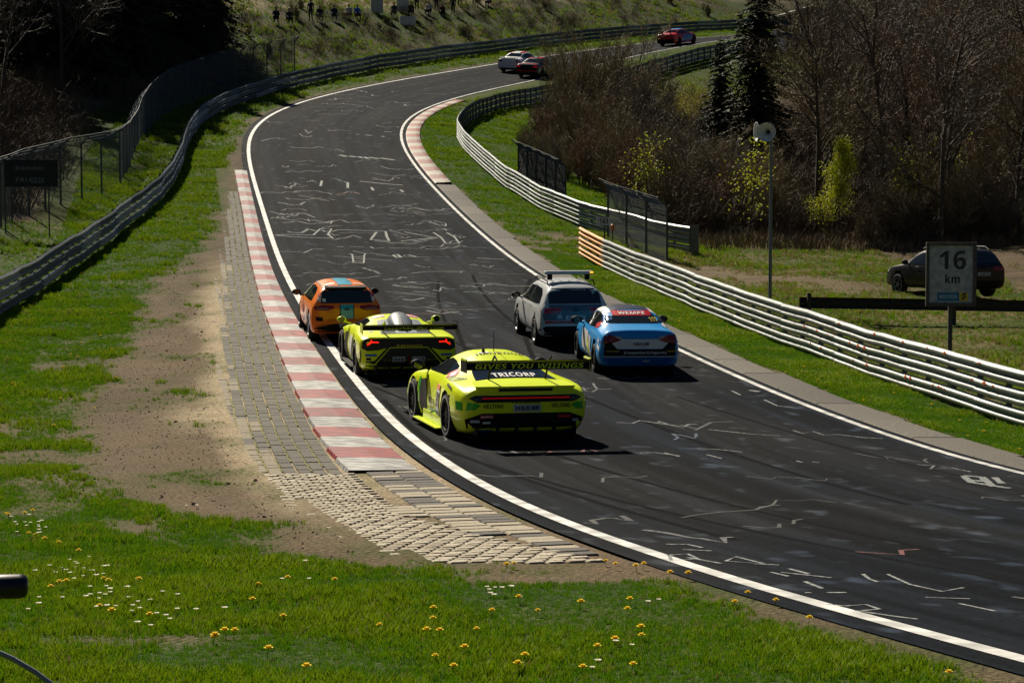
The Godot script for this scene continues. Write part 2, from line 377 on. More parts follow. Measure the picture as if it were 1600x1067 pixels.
func ground_color(s: float, lat: float) -> Color:
	var a := nz2.get_noise_2d(s * 5.0, lat * 5.0); var f := nz2.get_noise_2d(s * 60.0 + 90.0, lat * 60.0)
	var b := nz2.get_noise_2d(s * 1.7 + 500.0, lat * 1.7)
	var g := Color(0.050, 0.105, 0.004).lerp(Color(0.110, 0.135, 0.006), clampf(0.4 + a * 0.9 + b * 0.6, 0.0, 1.0))
	g *= 0.9 + 0.35 * f
	if lat > 7.2 and s < 75.0:       # rough dry grass on the meadow behind the rail
		g = g.lerp(Color(0.24, 0.180, 0.080), clampf(0.5 + a * 1.6 + f * 0.7, 0.0, 0.95))
	if s > 120.0 and lat < -8.0:      # spectators' slope
		g = g.lerp(Color(0.080, 0.060, 0.024), clampf(0.5 + a * 1.4 + f, 0.0, 0.95))
		var terr := absf(lat + 22.0 + 4.0 * nz2.get_noise_2d(s * 2.0, 7.0)) < 1.6 or lat < -19.0 and s > 163.0 and s < 182.0 and lat > -27.0
		if terr: g = g.lerp(Color(0.36, 0.28, 0.17), clampf(0.75 + f, 0.0, 1.0))
	var d := dirt(s, lat)
	var e := Color(0.225, 0.155, 0.090).lerp(Color(0.120, 0.083, 0.050), clampf(0.5 + f * 1.2 + a * 0.8, 0.0, 1.0))
	if lat < 0.0:
		var o := tab(PAVE_OUT, s)
		var sand := clampf(1.0 - (o - lat) / (0.62 + 0.7 * a), 0.0, 1.0) * smoothstep(9.0, 22.0, s) * smoothstep(66.0, 48.0, s)
		sand = maxf(sand, 0.9 - Vector2((s - 27.0) / 2.2, (lat + 7.5) / 0.6).length() * 0.6)
		e = e.lerp(Color(0.66, 0.53, 0.345), clampf(sand + f * 0.35, 0.0, 1.0))
	elif lat < 14.0:
		e = e.lerp(Color(0.30, 0.235, 0.16), clampf(0.4 + f, 0.0, 1.0))
	return g.lerp(e, d)

func stepped(lst: Array) -> Array:
	var r := []
	for a in lst:
		var x: float = a[0]
		while x < a[1] - 1e-4:
			r.append(x); x += a[2]
	return r

func build_ground() -> void:
	var lats := [-90.0, -72.0, -58.0, -47.0, -39.0, -33.0, -29.0, -26.0, -24.0, -22.0, -20.0, -18.0, -16.5]
	lats += stepped([[-15.4, -8.0, 0.4], [-8.0, -4.5, 0.25]]) + [-4.46, -4.42, 0.0, 4.22, 4.26] + stepped([[4.5, 9.0, 0.3], [9.0, 20.0, 0.6]]) + [20.0, 22.0, 25.0, 29.0, 34.0, 40.0, 48.0, 60.0, 75.0]
	var sl := stepped([[-30.0, 0.0, 1.0], [0.0, 75.0, 0.3], [75.0, 130.0, 0.6], [130.0, 280.0, 1.5]])
	var b := MB.new(); var w := lats.size()
	for s in sl:
		for l in lats:
			var dy := -0.012
			if l > -4.45 and l < 4.24: dy = -0.10
			elif l > -5.3 and l < 0.0 and s > 19.0 and s < 89.0: dy = -0.04
			elif l < 0.0 and paved(s, l): dy = -0.030 if l > tab(PAVE_OUT, s) + 0.24 else 0.004
			elif l < 5.2 and l > 0.0 and s < 116.0: dy = -0.05
			b.col = ground_color(s, l)
			b.vert(P(s, l, dy))
	for i in sl.size() - 1:
		for j in w - 1:
			var k: int = i * w + j
			for q in [k, k + w, k + w + 1, k, k + w + 1, k + 1]: b.ix.append(q)
	var m := vmat(0.95, grain_tex(11, 256, 0.05, 0.55, 1.0, 5), 0.9)
	m.normal_enabled = true; m.normal_texture = bump_tex(12, 256, 0.06, 8.0); m.normal_scale = 1.0
	struct(part(b, "ground", m, self, true))

func asphalt_tex() -> ImageTexture:
	var w := 2048; var h := 512
	var im := Image.create(w, h, false, Image.FORMAT_RGB8)
	var n1 := FastNoiseLite.new(); n1.seed = 5; n1.frequency = 0.02; n1.fractal_octaves = 3
	var n3 := FastNoiseLite.new(); n3.seed = 9; n3.frequency = 0.004; n3.fractal_octaves = 2
	var r := RandomNumberGenerator.new(); r.seed = 3
	for y in h:
		var lat := float(y) / h * 10.2 - 4.8
		# rubber laid by the cars on their line: matter with its own streaky grain
		for x in w:
			var st := n1.get_noise_2d(x * 0.10, y * 2.6)
			var st2 := n1.get_noise_2d(x * 0.02 + 900.0, y * 1.2)
			var pt := n3.get_noise_2d(x * 0.5, y * 2.0 + 400.0)
			var v := 0.0138 + 0.009 * st + 0.009 * st2 + 0.007 * pt + r.randf_range(-0.005, 0.005)
			var sc := n1.get_noise_2d(x * 0.9 + 3000.0, y * 0.9) * 0.6 + n3.get_noise_2d(x * 9.0, y * 9.0 + 70.0) * 0.6
			if sc > 0.30: v += (sc - 0.30) * 0.11      # pale scuffs of old chalk
			v -= 0.005 * clampf(1.0 - absf(lat + 1.6 + 0.8 * st2) / 2.2, 0.0, 1.0) * (0.7 + 0.6 * st)
			v = maxf(v, 0.005)
			var warm := clampf(0.5 + pt * 1.2, 0.0, 1.0)
			im.set_pixel(x, y, Color(v * (0.64 + 0.22 * warm), v * (0.90 + 0.04 * warm), v * (1.36 - 0.26 * warm)).linear_to_srgb())
	return ImageTexture.create_from_image(im)

func build_road() -> void:
	var m := mat(Color(1, 1, 1), 0.82, 0.0, 0.12)
	m.albedo_texture = asphalt_tex()
	var lt := stepped([[-4.48, 4.3, 0.55]]) + [4.34]
	var dz := []
	for l in lt: dz.append(0.0)
	var road := strip(-30, 275, 0.5, lt, dz, m, "road", self, Vector2(61.0, 10.2))
	struct(road)
	# white edge lines
	var wm := mat(Color(0.74, 0.74, 0.72), 0.6)
	wm.albedo_texture = grain_tex(31, 512, 0.012, 0.62, 1.08, 6); wm.uv1_triplanar = true; wm.uv1_world_triplanar = true; wm.uv1_scale = Vector3(0.31, 0.31, 0.31)
	struct(strip(-30, 275, 0.5, [-4.20, -4.02], [0.005, 0.005], wm, "edge_line", self))
	struct(strip(-30, 275, 0.5, [4.03, 4.17], [0.005, 0.005], wm, "edge_line", self))
	# worn concrete shoulder, one slab after another
	var sh := struct(Node3D.new()); sh.name = "shoulder"; add_child(sh)
	var pal := []
	for k in 5:
		var q := mat(Color(0.135, 0.120, 0.098) * (0.72 + 0.12 * k), 0.85)
		q.albedo_texture = tone[k % 2]; q.uv1_triplanar = true; q.uv1_world_triplanar = true; q.uv1_scale = Vector3.ONE * 0.8
		pal.append(q)
	var s := -20.0; var r := RandomNumberGenerator.new(); r.seed = 8
	while s < 83.5:
		var e := s + 2.5
		var up := r.randf_range(0.0, 0.008)
		strip(s, e - 0.03, 0.8, [4.36, 4.42, 5.1 + r.randf_range(0.0, 0.18), 5.3], [-0.02, 0.006 + up, 0.012 + up, -0.06], pal[r.randi() % 5], "concrete_slab", sh)
		s = e
	# far inside edge and outer gutter
	# marks sprayed and chalked on the tarmac
	var wh := mat(Color(0.44, 0.47, 0.47), 0.8)
	wh.albedo_texture = grain_tex(41, 256, 0.06, 0.25, 1.0, 5); wh.uv1_triplanar = true; wh.uv1_world_triplanar = true; wh.uv1_scale = Vector3.ONE * 0.7
	for a in MARKS:
		var b := MB.new()
		for l in a[1]:
			var pts := []
			for i in range(0, l.size(), 2): pts.append(Vector2(l[i], l[i + 1]))
			if pts.size() > 1: ribbon_mesh(pts, a[0], 0.005, b)
		part(b, "painted_mark", wh, road)
	var hues := [Color(0.20, 0.21, 0.22), Color(0.10, 0.105, 0.11), Color(0.06, 0.064, 0.068), Color(0.03, 0.10, 0.22), Color(0.02, 0.16, 0.14), Color(0.25, 0.05, 0.05)]
	var hm := []
	for c in hues:
		var q := mat(c, 0.85)
		q.albedo_texture = wh.albedo_texture; q.uv1_triplanar = true; q.uv1_world_triplanar = true; q.uv1_scale = Vector3.ONE * 0.7
		hm.append(q)
	r.seed = 77
	for k in 170:      # faded scrawl, mostly unreadable
		var b := MB.new()
		var cs := r.randf_range(6.0, 132.0) if k % 3 else r.randf_range(44.0, 92.0)
		var cl := r.randf_range(-3.6, 3.6)
		var ln := r.randf_range(0.4, 2.0) * (1.0 if cs > 40.0 else 0.8)
		var p := Vector2(cs, cl - ln / 2.0)
		var pts := [p]
		var nseg := r.randi_range(3, 9)
		for q in nseg:
			p += Vector2(r.randf_range(-0.55, 0.55), ln / nseg * r.randf_range(0.5, 1.4))
			p.y = clampf(p.y, -3.9, 3.9)
			pts.append(p)
		ribbon_mesh(pts, r.randf_range(0.04, 0.10) * (1.0 if cs < 50.0 else 1.5), 0.0035, b)
		var hi := r.randi_range(0, 2)
		if r.randf() < 0.08: hi = r.randi_range(3, 5)
		part(b, "faded_mark", hm[hi], road)
	# black tyre marks
	var tm := mat(Color(0.0095, 0.0100, 0.0115), 1.0, 0.0, 0.1)
	for k in 9:
		var b := MB.new()
		var s0 := r.randf_range(-4.0, 44.0); var l0 := r.randf_range(-3.4, 3.2); var sl := r.randf_range(-0.10, 0.10)
		var pts := []
		var n := r.randi_range(8, 22)
		for q in n: pts.append(Vector2(s0 + q * 1.2, clampf(l0 + sl * q * 1.2 + 0.004 * q * q * signf(sl), -3.9, 3.9)))
		ribbon_mesh(pts, r.randf_range(0.07, 0.16), 0.002, b)
		part(b, "tyre_mark", tm, road)

func build_kerbs() -> void:
	var cols := [[Color(0.60, 0.60, 0.58), Color(0.53, 0.53, 0.52), Color(0.64, 0.64, 0.62)], [Color(0.43, 0.024, 0.034), Color(0.37, 0.022, 0.030), Color(0.46, 0.03, 0.04)]]
	var ms := [[], []]
	var scuff := grain_tex(51, 256, 0.03, 0.30, 1.12, 5)
	for i in 2:
		for c in cols[i]:
			var q := mat(c, 0.55)
			q.albedo_texture = scuff; q.uv1_triplanar = true; q.uv1_world_triplanar = true; q.uv1_scale = Vector3(0.22, 0.22, 0.8)
			ms[i].append(q)
	var root := struct(Node3D.new()); root.name = "kerb"; add_child(root)
	var n := 49; var s0 := 19.1; var dl := 70.0 / n
	var r := RandomNumberGenerator.new(); r.seed = 4
	for i in n:
		var a := s0 + dl * i
		var b := MB.new()
		var li := tab([[19, -4.66], [28, -4.50], [56, -4.47], [72, -4.42], [90, -4.30]], a); var lo := tab([[19, -5.74], [28, -5.54], [56, -5.16], [74, -4.99], [90, -4.92]], a)
		var rows := []
		var teeth := 5
		for t in teeth:   # saw-tooth ridges across the block
			for q in [[0.02, 0.0], [0.30, 1.0], [0.86, 1.0], [0.98, 0.0]]:
				rows.append([a + dl * (t + q[0]) / teeth, q[1]])
		var base := b.v.size()
		for q in rows:
			var h: float = 0.006 + 0.022 * q[1]
			for l in [[0.0, -0.05], [0.03, h * 0.35], [0.45, h + 0.008], [0.97, h + 0.012], [1.0, -0.06]]:
				b.vert(P(q[0], lerpf(li, lo, l[0]), l[1]))
		for j in rows.size() - 1:
			for l in 4:
				var k := base + j * 5 + l
				for q in [k, k + 1, k + 6, k, k + 6, k + 5]: b.ix.append(q)
		part(b, "kerb_block", ms[i % 2][r.randi() % 3], root)
	var root2 := struct(Node3D.new()); root2.name = "inner_kerb"; add_child(root2)
	n = 30; s0 = 85.5; dl = 1.35
	var fm := [[], []]
	for i in 2:
		for c in [[Color(0.50, 0.47, 0.40), Color(0.42, 0.39, 0.33)], [Color(0.36, 0.085, 0.075), Color(0.30, 0.10, 0.085)]][i]:
			var q := mat(c, 0.7)
			q.albedo_texture = tone[2]; q.uv1_triplanar = true; q.uv1_world_triplanar = true; q.uv1_scale = Vector3(0.6, 0.6, 0.6)
			fm[i].append(q)
	for i in n:
		strip(s0 + dl * i, s0 + dl * (i + 1) - 0.02, 0.4, [4.36, 4.42, 4.85, 5.12, 5.16], [-0.04, 0.02, 0.05, 0.07, -0.05], fm[i % 2][r.randi() % 2], "kerb_block", root2)

func build_pavers() -> void:
	var root := struct(Node3D.new()); root.name = "paved_apron"; add_child(root)
	var bm := []
	for k in 6:
		var q := mat([Color(0.64, 0.57, 0.43), Color(0.56, 0.50, 0.37), Color(0.68, 0.60, 0.45), Color(0.50, 0.43, 0.31), Color(0.60, 0.52, 0.38), Color(0.45, 0.37, 0.26)][k], 0.85)
		q.albedo_texture = tone[k % 2]; q.uv1_triplanar = true; q.uv1_world_triplanar = true; q.uv1_scale = Vector3.ONE * 1.3
		bm.append(q)
	var dark := mat(Color(0.085, 0.072, 0.062), 0.8)
	dark.albedo_texture = tone[0]; dark.uv1_triplanar = true; dark.uv1_world_triplanar = true
	# bed of earth between the stones
	var earth := mat(Color(0.12, 0.085, 0.05), 0.95)
	earth.albedo_texture = tone[1]; earth.uv1_triplanar = true; earth.uv1_world_triplanar = true
	var stone := []
	for k in 3:
		var b := MB.new()      # long six-cornered stone, waisted so that joints show as dots
		b.bevel(Vector3.ZERO, Vector3(0.188 - 0.006 * k, 0.06, 0.122), 0.012)
		stone.append(b)
	var meshes := []
	for k in 6:
		meshes.append(stone[k % 3].mesh(bm[k], false))
	var r := RandomNumberGenerator.new(); r.seed = 6
	var slab := MB.new(); slab.bevel(Vector3.ZERO, Vector3(0.40, 0.06, 0.26), 0.015)
	var dslab := slab.mesh(dark, false); var tslab := slab.mesh(bm[3], false)
	var list := []
	var s := 9.6; var row := 0
	while s < 19.0:
		var o := tab(PAVE_OUT, s)
		var l := -5.72 - (0.1 if row % 2 else 0.0) + (s - 19.0) * 0.020 + maxf(0.0, 14.0 - s) * 0.24
		while l > o + 0.05:
			list.append([s, l, 0])
			l -= 0.205
		# bigger slabs next to the tarmac
		var ls := -4.62
		var lim := -5.60 + (s - 19.0) * 0.020 + maxf(0.0, 14.0 - s) * 0.24
		if row % 2 == 0:
			while ls - 0.21 > lim:
				list.append([s + 0.07, ls - 0.21, 1]); ls -= 0.425
		s += 0.142; row += 1
	list.sort_custom(func(a, b): return a[0] < b[0])
	var xs := {}
	var cnt := 0
	for e in list:
		var p := P(e[0], e[1], -0.037 + r.randf_range(-0.005, 0.006))
		var xf := Transform3D(Basis(Vector3.UP, -head(e[0]) + r.randf_range(-0.03, 0.03)) * Basis(Vector3.RIGHT, atan2(P(e[0] + 0.5, e[1]).y - P(e[0] - 0.5, e[1]).y, 1.0)), p)
		var id: int = r.randi() % 6
		var me: Mesh = meshes[id]
		if e[2] == 1: me = dslab if r.randf() < (0.75 if e[0] > 16.5 or e[0] < 11.5 else 0.25) else tslab
		if cnt < 290:
			put(me, "paving_stone", root, xf); cnt += 1
		else:
			if not xs.has(me): xs[me] = []
			xs[me].append(xf)
	for me in xs:
		multi(me, xs[me], "paving_stones", root).set_meta("kind", "stuff")
	# the long strip of grey stones beside the kerb
	var g := []
	for c in [Color(0.090, 0.082, 0.060), Color(0.105, 0.095, 0.069), Color(0.125, 0.110, 0.078), Color(0.30, 0.245, 0.16)]:
		var q := mat(c, 0.85)
		q.albedo_texture = tone[0]; q.uv1_triplanar = true; q.uv1_world_triplanar = true; q.uv1_scale = Vector3.ONE * 1.1
		g.append(q)
	var sb := MB.new(); sb.bevel(Vector3.ZERO, Vector3(0.176, 0.06, 0.294), 0.008)
	var gx := [[], [], [], []]
	s = 19.0; row = 0
	while s < 82.0:
		var o := tab(PAVE_OUT, s)
		var l: float = tab([[19, -5.90], [28, -5.66], [56, -5.28], [74, -5.12], [90, -5.0]], s) - (0.0 if row % 2 else 0.0)
		while l > o + 0.06 + 0.16 * nz2.get_noise_1d(s * 25.0):
			var xf := Transform3D(Basis(Vector3.UP, -head(s) + r.randf_range(-0.02, 0.02)) * Basis(Vector3.RIGHT, atan2(P(s + 0.5, l).y - P(s - 0.5, l).y, 1.0)), P(s, l, -0.034 + r.randf_range(-0.005, 0.005)))
			var k: int = clampi(int(1.2 + nz2.get_noise_2d(s * 5.0, l * 12.0) * 2.6 + r.randf_range(-0.5, 0.5)), 0, 2)
			if l < o + 0.30 + 0.5 * nz2.get_noise_1d(s * 9.0) and s < 60.0: k = 3
			gx[k].append(xf)
			l -= 0.212
		s += 0.30; row += 1
	for k in 4: multi(sb.mesh(g[k], false), gx[k], "grey_paving_stones", root).set_meta("kind", "stuff")
	# moss grown up in the long joints
	var mo := MB.new()
	for j in 7:
		s = 19.3
		while s < 80.0:
			var l: float = tab([[19, -5.90], [28, -5.66], [56, -5.28], [74, -5.12], [90, -5.0]], s) - 0.106 - 0.212 * j
			if l > tab(PAVE_OUT, s) + 0.15 and nz2.get_noise_2d(s * 20.0, j * 50.0) > -0.12:
				ribbon_mesh([Vector2(s, l), Vector2(s + 0.6, l - 0.004)], 0.036, -0.008, mo)
			s += 0.6
	part(mo, "joint_moss", mat(Color(0.155, 0.150, 0.030), 0.95), root).set_meta("kind", "stuff")

func multi(me: Mesh, xf: Array, called: String, parent: Node) -> MultiMeshInstance3D:
	var mm := MultiMesh.new()
	mm.transform_format = MultiMesh.TRANSFORM_3D; mm.mesh = me; mm.instance_count = xf.size()
	for i in xf.size(): mm.set_instance_transform(i, xf[i])
	var o := MultiMeshInstance3D.new()
	o.multimesh = mm
	o.name = called if parent != self else numbered(called)
	parent.add_child(o, true)
	return o

# ---------- guard rails ----------
func rail(called: String, label: String, t: Array, s0: float, s1: float, side: float, paints: Array, ends: Dictionary, top: float) -> void:
	var root := thing(called, label, "guardrail", P((s0 + s1) / 2.0, tab(t, (s0 + s1) / 2.0)), 0.0, "steel guardrails")
	var inv := root.transform.affine_inverse()
	var r := RandomNumberGenerator.new(); r.seed = int(s0 * 10.0)
	# W-beam: [height from the middle, how far it stands out]
	var w := [[0.155, 0.0], [0.135, 0.012], [0.105, 0.062], [0.078, 0.075], [0.052, 0.062], [0.018, 0.006], [0.0, 0.0], [-0.018, 0.006], [-0.052, 0.062], [-0.078, 0.075], [-0.105, 0.062], [-0.135, 0.012], [-0.155, 0.0]]
	var s := s0; var i := 0
	while s < s1 - 0.5:
		var e := minf(s + 4.0, s1)
		for row in 3:
			var b := MB.new()
			var y := 0.20 + row * (top - 0.365) / 2.0
			var n := 4
			for k in n + 1:
				var q := lerpf(s - 0.02, e + 0.02, float(k) / n)
				var lt := tab(t, q)
				var c := P(q, lt)
				var d := P(q + 0.3, tab(t, q + 0.3)) - P(q - 0.3, tab(t, q - 0.3)); d.y = 0
				var out := d.normalized().cross(Vector3.UP) * side
				var j := r.randf_range(-0.006, 0.006)
				for p in w: b.vert(inv * (c + Vector3.UP * (y + p[0] + j) + out * (0.10 + p[1] + (0.004 if i % 2 else 0.0))))
			for k in n:
				for p in 12:
					var a := k * 13 + p
					for q in ([a, a + 1, a + 14, a, a + 14, a + 13] if side > 0 else [a, a + 14, a + 1, a, a + 13, a + 14]): b.ix.append(q)
			var m: Material = paints[r.randi() % paints.size()]
			if ends.has("m") and s > ends["s"]: m = ends["m"]
			part(b, "beam", m, root, true)
		s = e; i += 1
	s = s0 + 0.1
	while s < s1:
		var b := MB.new()
		var d := P(s + 0.3, tab(t, s + 0.3)) - P(s - 0.3, tab(t, s - 0.3)); d.y = 0
		var bs := Basis(Vector3.UP, atan2(-d.x, -d.z))
		var c := inv * P(s, tab(t, s))
		var out := d.normalized().cross(Vector3.UP) * side
		b.box(c + Vector3.UP * (top / 2.0 - 0.18), Vector3(0.10, top + 0.26, 0.055), bs)
		b.box(c + Vector3.UP * (top - 0.18) + out * 0.06, Vector3(0.07, 0.2, 0.09), bs)
		part(b, "post", M.post, root)
		s += 1.333
	if ends.has("m"):
		for k in 26:      # orange spray on the beams
			var q := r.randf_range(25.0, 37.0)
			var d := P(q + 0.3, tab(t, q + 0.3)) - P(q - 0.3, tab(t, q - 0.3)); d.y = 0
			var out := d.normalized().cross(Vector3.UP) * side
			var b := MB.new()
			var c := inv * P(q, tab(t, q)) + Vector3.UP * (0.20 + (r.randi() % 3) * (top - 0.365) / 2.0 + 0.10) + out * 0.185
			b.blob(c, Vector3(0.006, r.randf_range(0.02, 0.05), r.randf_range(0.03, 0.10)), Basis(Vector3.UP, atan2(-d.x, -d.z)), 7, 4)
			part(b, "paint_splash", M.splash, root, true)
	if ends.has("cap"):
		var b := MB.new()
		var c := inv * P(s0, tab(t, s0))
		b.box(c + Vector3(0.0, 0.55, 0.0), Vector3(0.35, 1.15, 0.12), Basis(Vector3.UP, -head(s0) + 0.4))
		part(b, "end_plate", M.post, root)

func build_rails() -> void:
	M.splash = mat(Color(0.62, 0.13, 0.03), 0.7)
	M.post = mat(Color(0.10, 0.115, 0.11), 0.6, 0.3)
	var zinc := []
	for k in 4:
		var q := mat(Color(0.47, 0.50, 0.49) * (0.86 + 0.08 * k), 0.42, 0.25)
		q.albedo_texture = tone[2]; q.uv1_triplanar = true; q.uv1_world_triplanar = true; q.uv1_scale = Vector3.ONE * 0.6
		q.roughness_texture = tone[0]
		zinc.append(q)
	M.zinc = zinc
	var old := []
	for k in 3:
		var q := mat(Color(0.16, 0.19, 0.19) * (0.8 + 0.2 * k), 0.5, 0.2)
		q.albedo_texture = tone[2]; q.uv1_triplanar = true; q.uv1_world_triplanar = true
		old.append(q)
	var orange := mat(Color(0.80, 0.33, 0.004), 0.55)
	orange.albedo_texture = tone[2]; orange.uv1_triplanar = true; orange.uv1_world_triplanar = true
	rail("guardrail", "long dull steel guardrail along the outside of the bend below the woods", LEFT_RAIL, 28, 258, 1.0, old + [zinc[0]], {}, 1.07)
	rail("guardrail", "bright triple steel guardrail with an orange painted end beside the sixteen kilometre sign", RIGHT_RAIL, 10.6, 62.6, -1.0, zinc, {"m": orange, "s": 58.0}, 1.08)
	rail("guardrail", "steel guardrail curving round the inside of the bend with its posts showing from behind", INNER_RAIL, 63.8, 236, -1.0, zinc, {"cap": 1}, 1.08)

# ---------- vehicles ----------
class Shell:
	# lofted car body; x right, y up, nose towards -z
	var v := PackedVector3Array(); var ix := PackedInt32Array(); var arch := PackedInt32Array()
	var len_ := 4.5
	var bk := [{}, {}, {}]
	const C := 0.12
	func key(a: float, b: float) -> int: return (int(floor(a / C)) + 500) * 1000 + int(floor(b / C)) + 500
	func index() -> void:
		for t in range(0, ix.size(), 3):
			var p := [v[ix[t]], v[ix[t + 1]], v[ix[t + 2]]]
			for ax in 3:
				var q := []
				for k in 3: q.append(flat(p[k], ax))
				var lo := Vector2(minf(q[0].x, minf(q[1].x, q[2].x)), minf(q[0].y, minf(q[1].y, q[2].y)))
				var hi := Vector2(maxf(q[0].x, maxf(q[1].x, q[2].x)), maxf(q[0].y, maxf(q[1].y, q[2].y)))
				if (q[1] - q[0]).cross(q[2] - q[0]) == 0.0: continue
				var a := floori(lo.x / C)
				while a <= floori(hi.x / C):
					var b := floori(lo.y / C)
					while b <= floori(hi.y / C):
						var kk := (a + 500) * 1000 + b + 500
						if not bk[ax].has(kk): bk[ax][kk] = PackedInt32Array()
						bk[ax][kk].append(t)
						b += 1
					a += 1
	func flat(p: Vector3, ax: int) -> Vector2:
		return Vector2(p.x, p.y) if ax == 0 else (Vector2(p.z, p.y) if ax == 1 else Vector2(p.x, p.z))
	# where a straight line from direction d meets the body: B back, F front, L, R, T
	func at(u: float, w: float, d: String, off: float) -> Variant:
		var ax := 0; var sg := 1.0
		var q := Vector2(u, w)
		match d:
			"F": sg = -1.0; q.x = -u
			"L": ax = 1; sg = -1.0
			"R": ax = 1; q.x = -u
			"T": ax = 2; q.y = -w
		var kk := key(q.x, q.y)
		if not bk[ax].has(kk): return null
		var best := -1e9; var res: Variant = null
		for t in bk[ax][kk]:
			var a := v[ix[t]]; var b := v[ix[t + 1]]; var c := v[ix[t + 2]]
			var fa := flat(a, ax); var fb := flat(b, ax) - fa; var fc := flat(c, ax) - fa; var fp := q - fa
			var det := fb.cross(fc)
			if absf(det) < 1e-9: continue
			var l1 := fp.cross(fc) / det; var l2 := fb.cross(fp) / det
			if l1 < -0.001 or l2 < -0.001 or l1 + l2 > 1.001: continue
			var p := a + (b - a) * l1 + (c - a) * l2
			var dep := sg * (p.z if ax == 0 else (p.x if ax == 1 else p.y))
			if dep > best:
				best = dep
				var n := (c - a).cross(b - a).normalized()
				var dv := Vector3(0, 0, sg) if ax == 0 else (Vector3(sg, 0, 0) if ax == 1 else Vector3(0, sg, 0))
				if n.dot(dv) < 0.0: n = -n
				res = p + n * off + dv * off * 0.3
		return res

func pchip(rows: Array, col: int, t: float) -> float:
	var n := rows.size(); var i := 0
	while i < n - 2 and t > rows[i + 1][0]: i += 1
	var h: float = rows[i + 1][0] - rows[i][0]
	var d: float = (rows[i + 1][col] - rows[i][col]) / h
	var d0: float = d; var d1: float = d
	if i > 0:
		var e: float = (rows[i][col] - rows[i - 1][col]) / (rows[i][0] - rows[i - 1][0])
		d0 = 0.0 if e * d <= 0.0 else 2.0 * e * d / (e + d)
	if i < n - 2:
		var e: float = (rows[i + 2][col] - rows[i + 1][col]) / (rows[i + 2][0] - rows[i + 1][0])
		d1 = 0.0 if e * d <= 0.0 else 2.0 * e * d / (e + d)
	var u := clampf((t - rows[i][0]) / h, 0.0, 1.0)
	var u2 := u * u; var u3 := u2 * u
	return rows[i][col] * (2.0 * u3 - 3.0 * u2 + 1.0) + rows[i + 1][col] * (3.0 * u2 - 2.0 * u3) + h * (d0 * (u3 - 2.0 * u2 + u) + d1 * (u3 - u2))

func shell(rows: Array, wheels: Array, rad: float) -> Shell:
	# rows: t from the tail, y0 w0 floor, y1 w1 flank, y2 w2 shoulder, y3 w3 roof edge, y4 roof middle
	var sh := Shell.new()
	var L: float = rows[rows.size() - 1][0]
	sh.len_ = L
	var ts := []
	var t := 0.0
	while t < L - 0.001:
		ts.append(t); t += 0.02 if t < 0.3 else (0.055 if t < L - 0.3 else 0.03)
	ts.append(L)
	var K := 0
	for tt in ts:
		var q := []
		for c in range(1, 10): q.append(pchip(rows, c, tt))
		var pts := [Vector2(0, q[0]), Vector2(q[1], q[0]), Vector2(q[3], q[2]), Vector2(q[5], q[4]), Vector2(q[7], q[6]), Vector2(q[7] * 0.55, lerpf(q[6], q[8], 0.86)), Vector2(0, q[8])]
		for it in 3:
			var o := [pts[0]]
			for i in pts.size() - 1:
				if i > 0: o.append(pts[i].lerp(pts[i + 1], 0.18))
				if i < pts.size() - 2: o.append(pts[i].lerp(pts[i + 1], 0.82))
			o.append(pts[pts.size() - 1])
			pts = o
		var full := pts.duplicate()
		for i in range(pts.size() - 2, 0, -1): full.append(Vector2(-pts[i].x, pts[i].y))
		K = full.size()
		for p in full: sh.v.append(Vector3(p.x, p.y, L / 2.0 - tt))
	var inside := PackedByteArray(); inside.resize(sh.v.size())
	for i in sh.v.size():
		var p := sh.v[i]
		if absf(p.x) < 0.55: continue
		for wt in wheels:
			var c := Vector2(L / 2.0 - wt[0], wt[1])
			var d := Vector2(p.z, p.y) - c
			var r := d.length()
			if r < rad - 0.028:
				inside[i] = 1; sh.v[i].x = signf(p.x) * 0.55
			elif r < rad + 0.028:
				d = d.normalized() * rad
				sh.v[i].z = c.x + d.x; sh.v[i].y = c.y + d.y
	for i in ts.size() - 1:
		for j in K:
			var a := i * K + j; var b := i * K + (j + 1) % K
			for tri in [[a, a + K, b + K], [a, b + K, b]]:
				if inside[tri[0]] or inside[tri[1]] or inside[tri[2]]: sh.arch.append_array(PackedInt32Array(tri))
				else: sh.ix.append_array(PackedInt32Array(tri))
	for e in 2:
		var o := 0 if e == 0 else (ts.size() - 1) * K
		for j in range(0, K / 2):
			var a := o + j; var b := o + j + 1; var c := o + (K - j) % K; var d := o + (K - j - 1) % K
			for tri in [[a, b, d], [a, d, c]]:
				if tri[0] != tri[1] and tri[1] != tri[2] and tri[0] != tri[2]: sh.ix.append_array(PackedInt32Array(tri if e == 0 else [tri[0], tri[2], tri[1]]))
	sh.index()
	return sh

func shell_parts(sh: Shell, root: Node3D, m: Material) -> void:
	var b := MB.new()
	b.v = sh.v; b.ix = sh.ix; b.c.resize(sh.v.size()); b.c.fill(Color(1, 1, 1))
	part(b, "body", m, root, true)
	var a := MB.new()
	a.v = sh.v; a.ix = sh.arch; a.c.resize(sh.v.size()); a.c.fill(Color(1, 1, 1))
	if a.ix.size(): part(a, "wheel_housing", M.rubber, root, false)

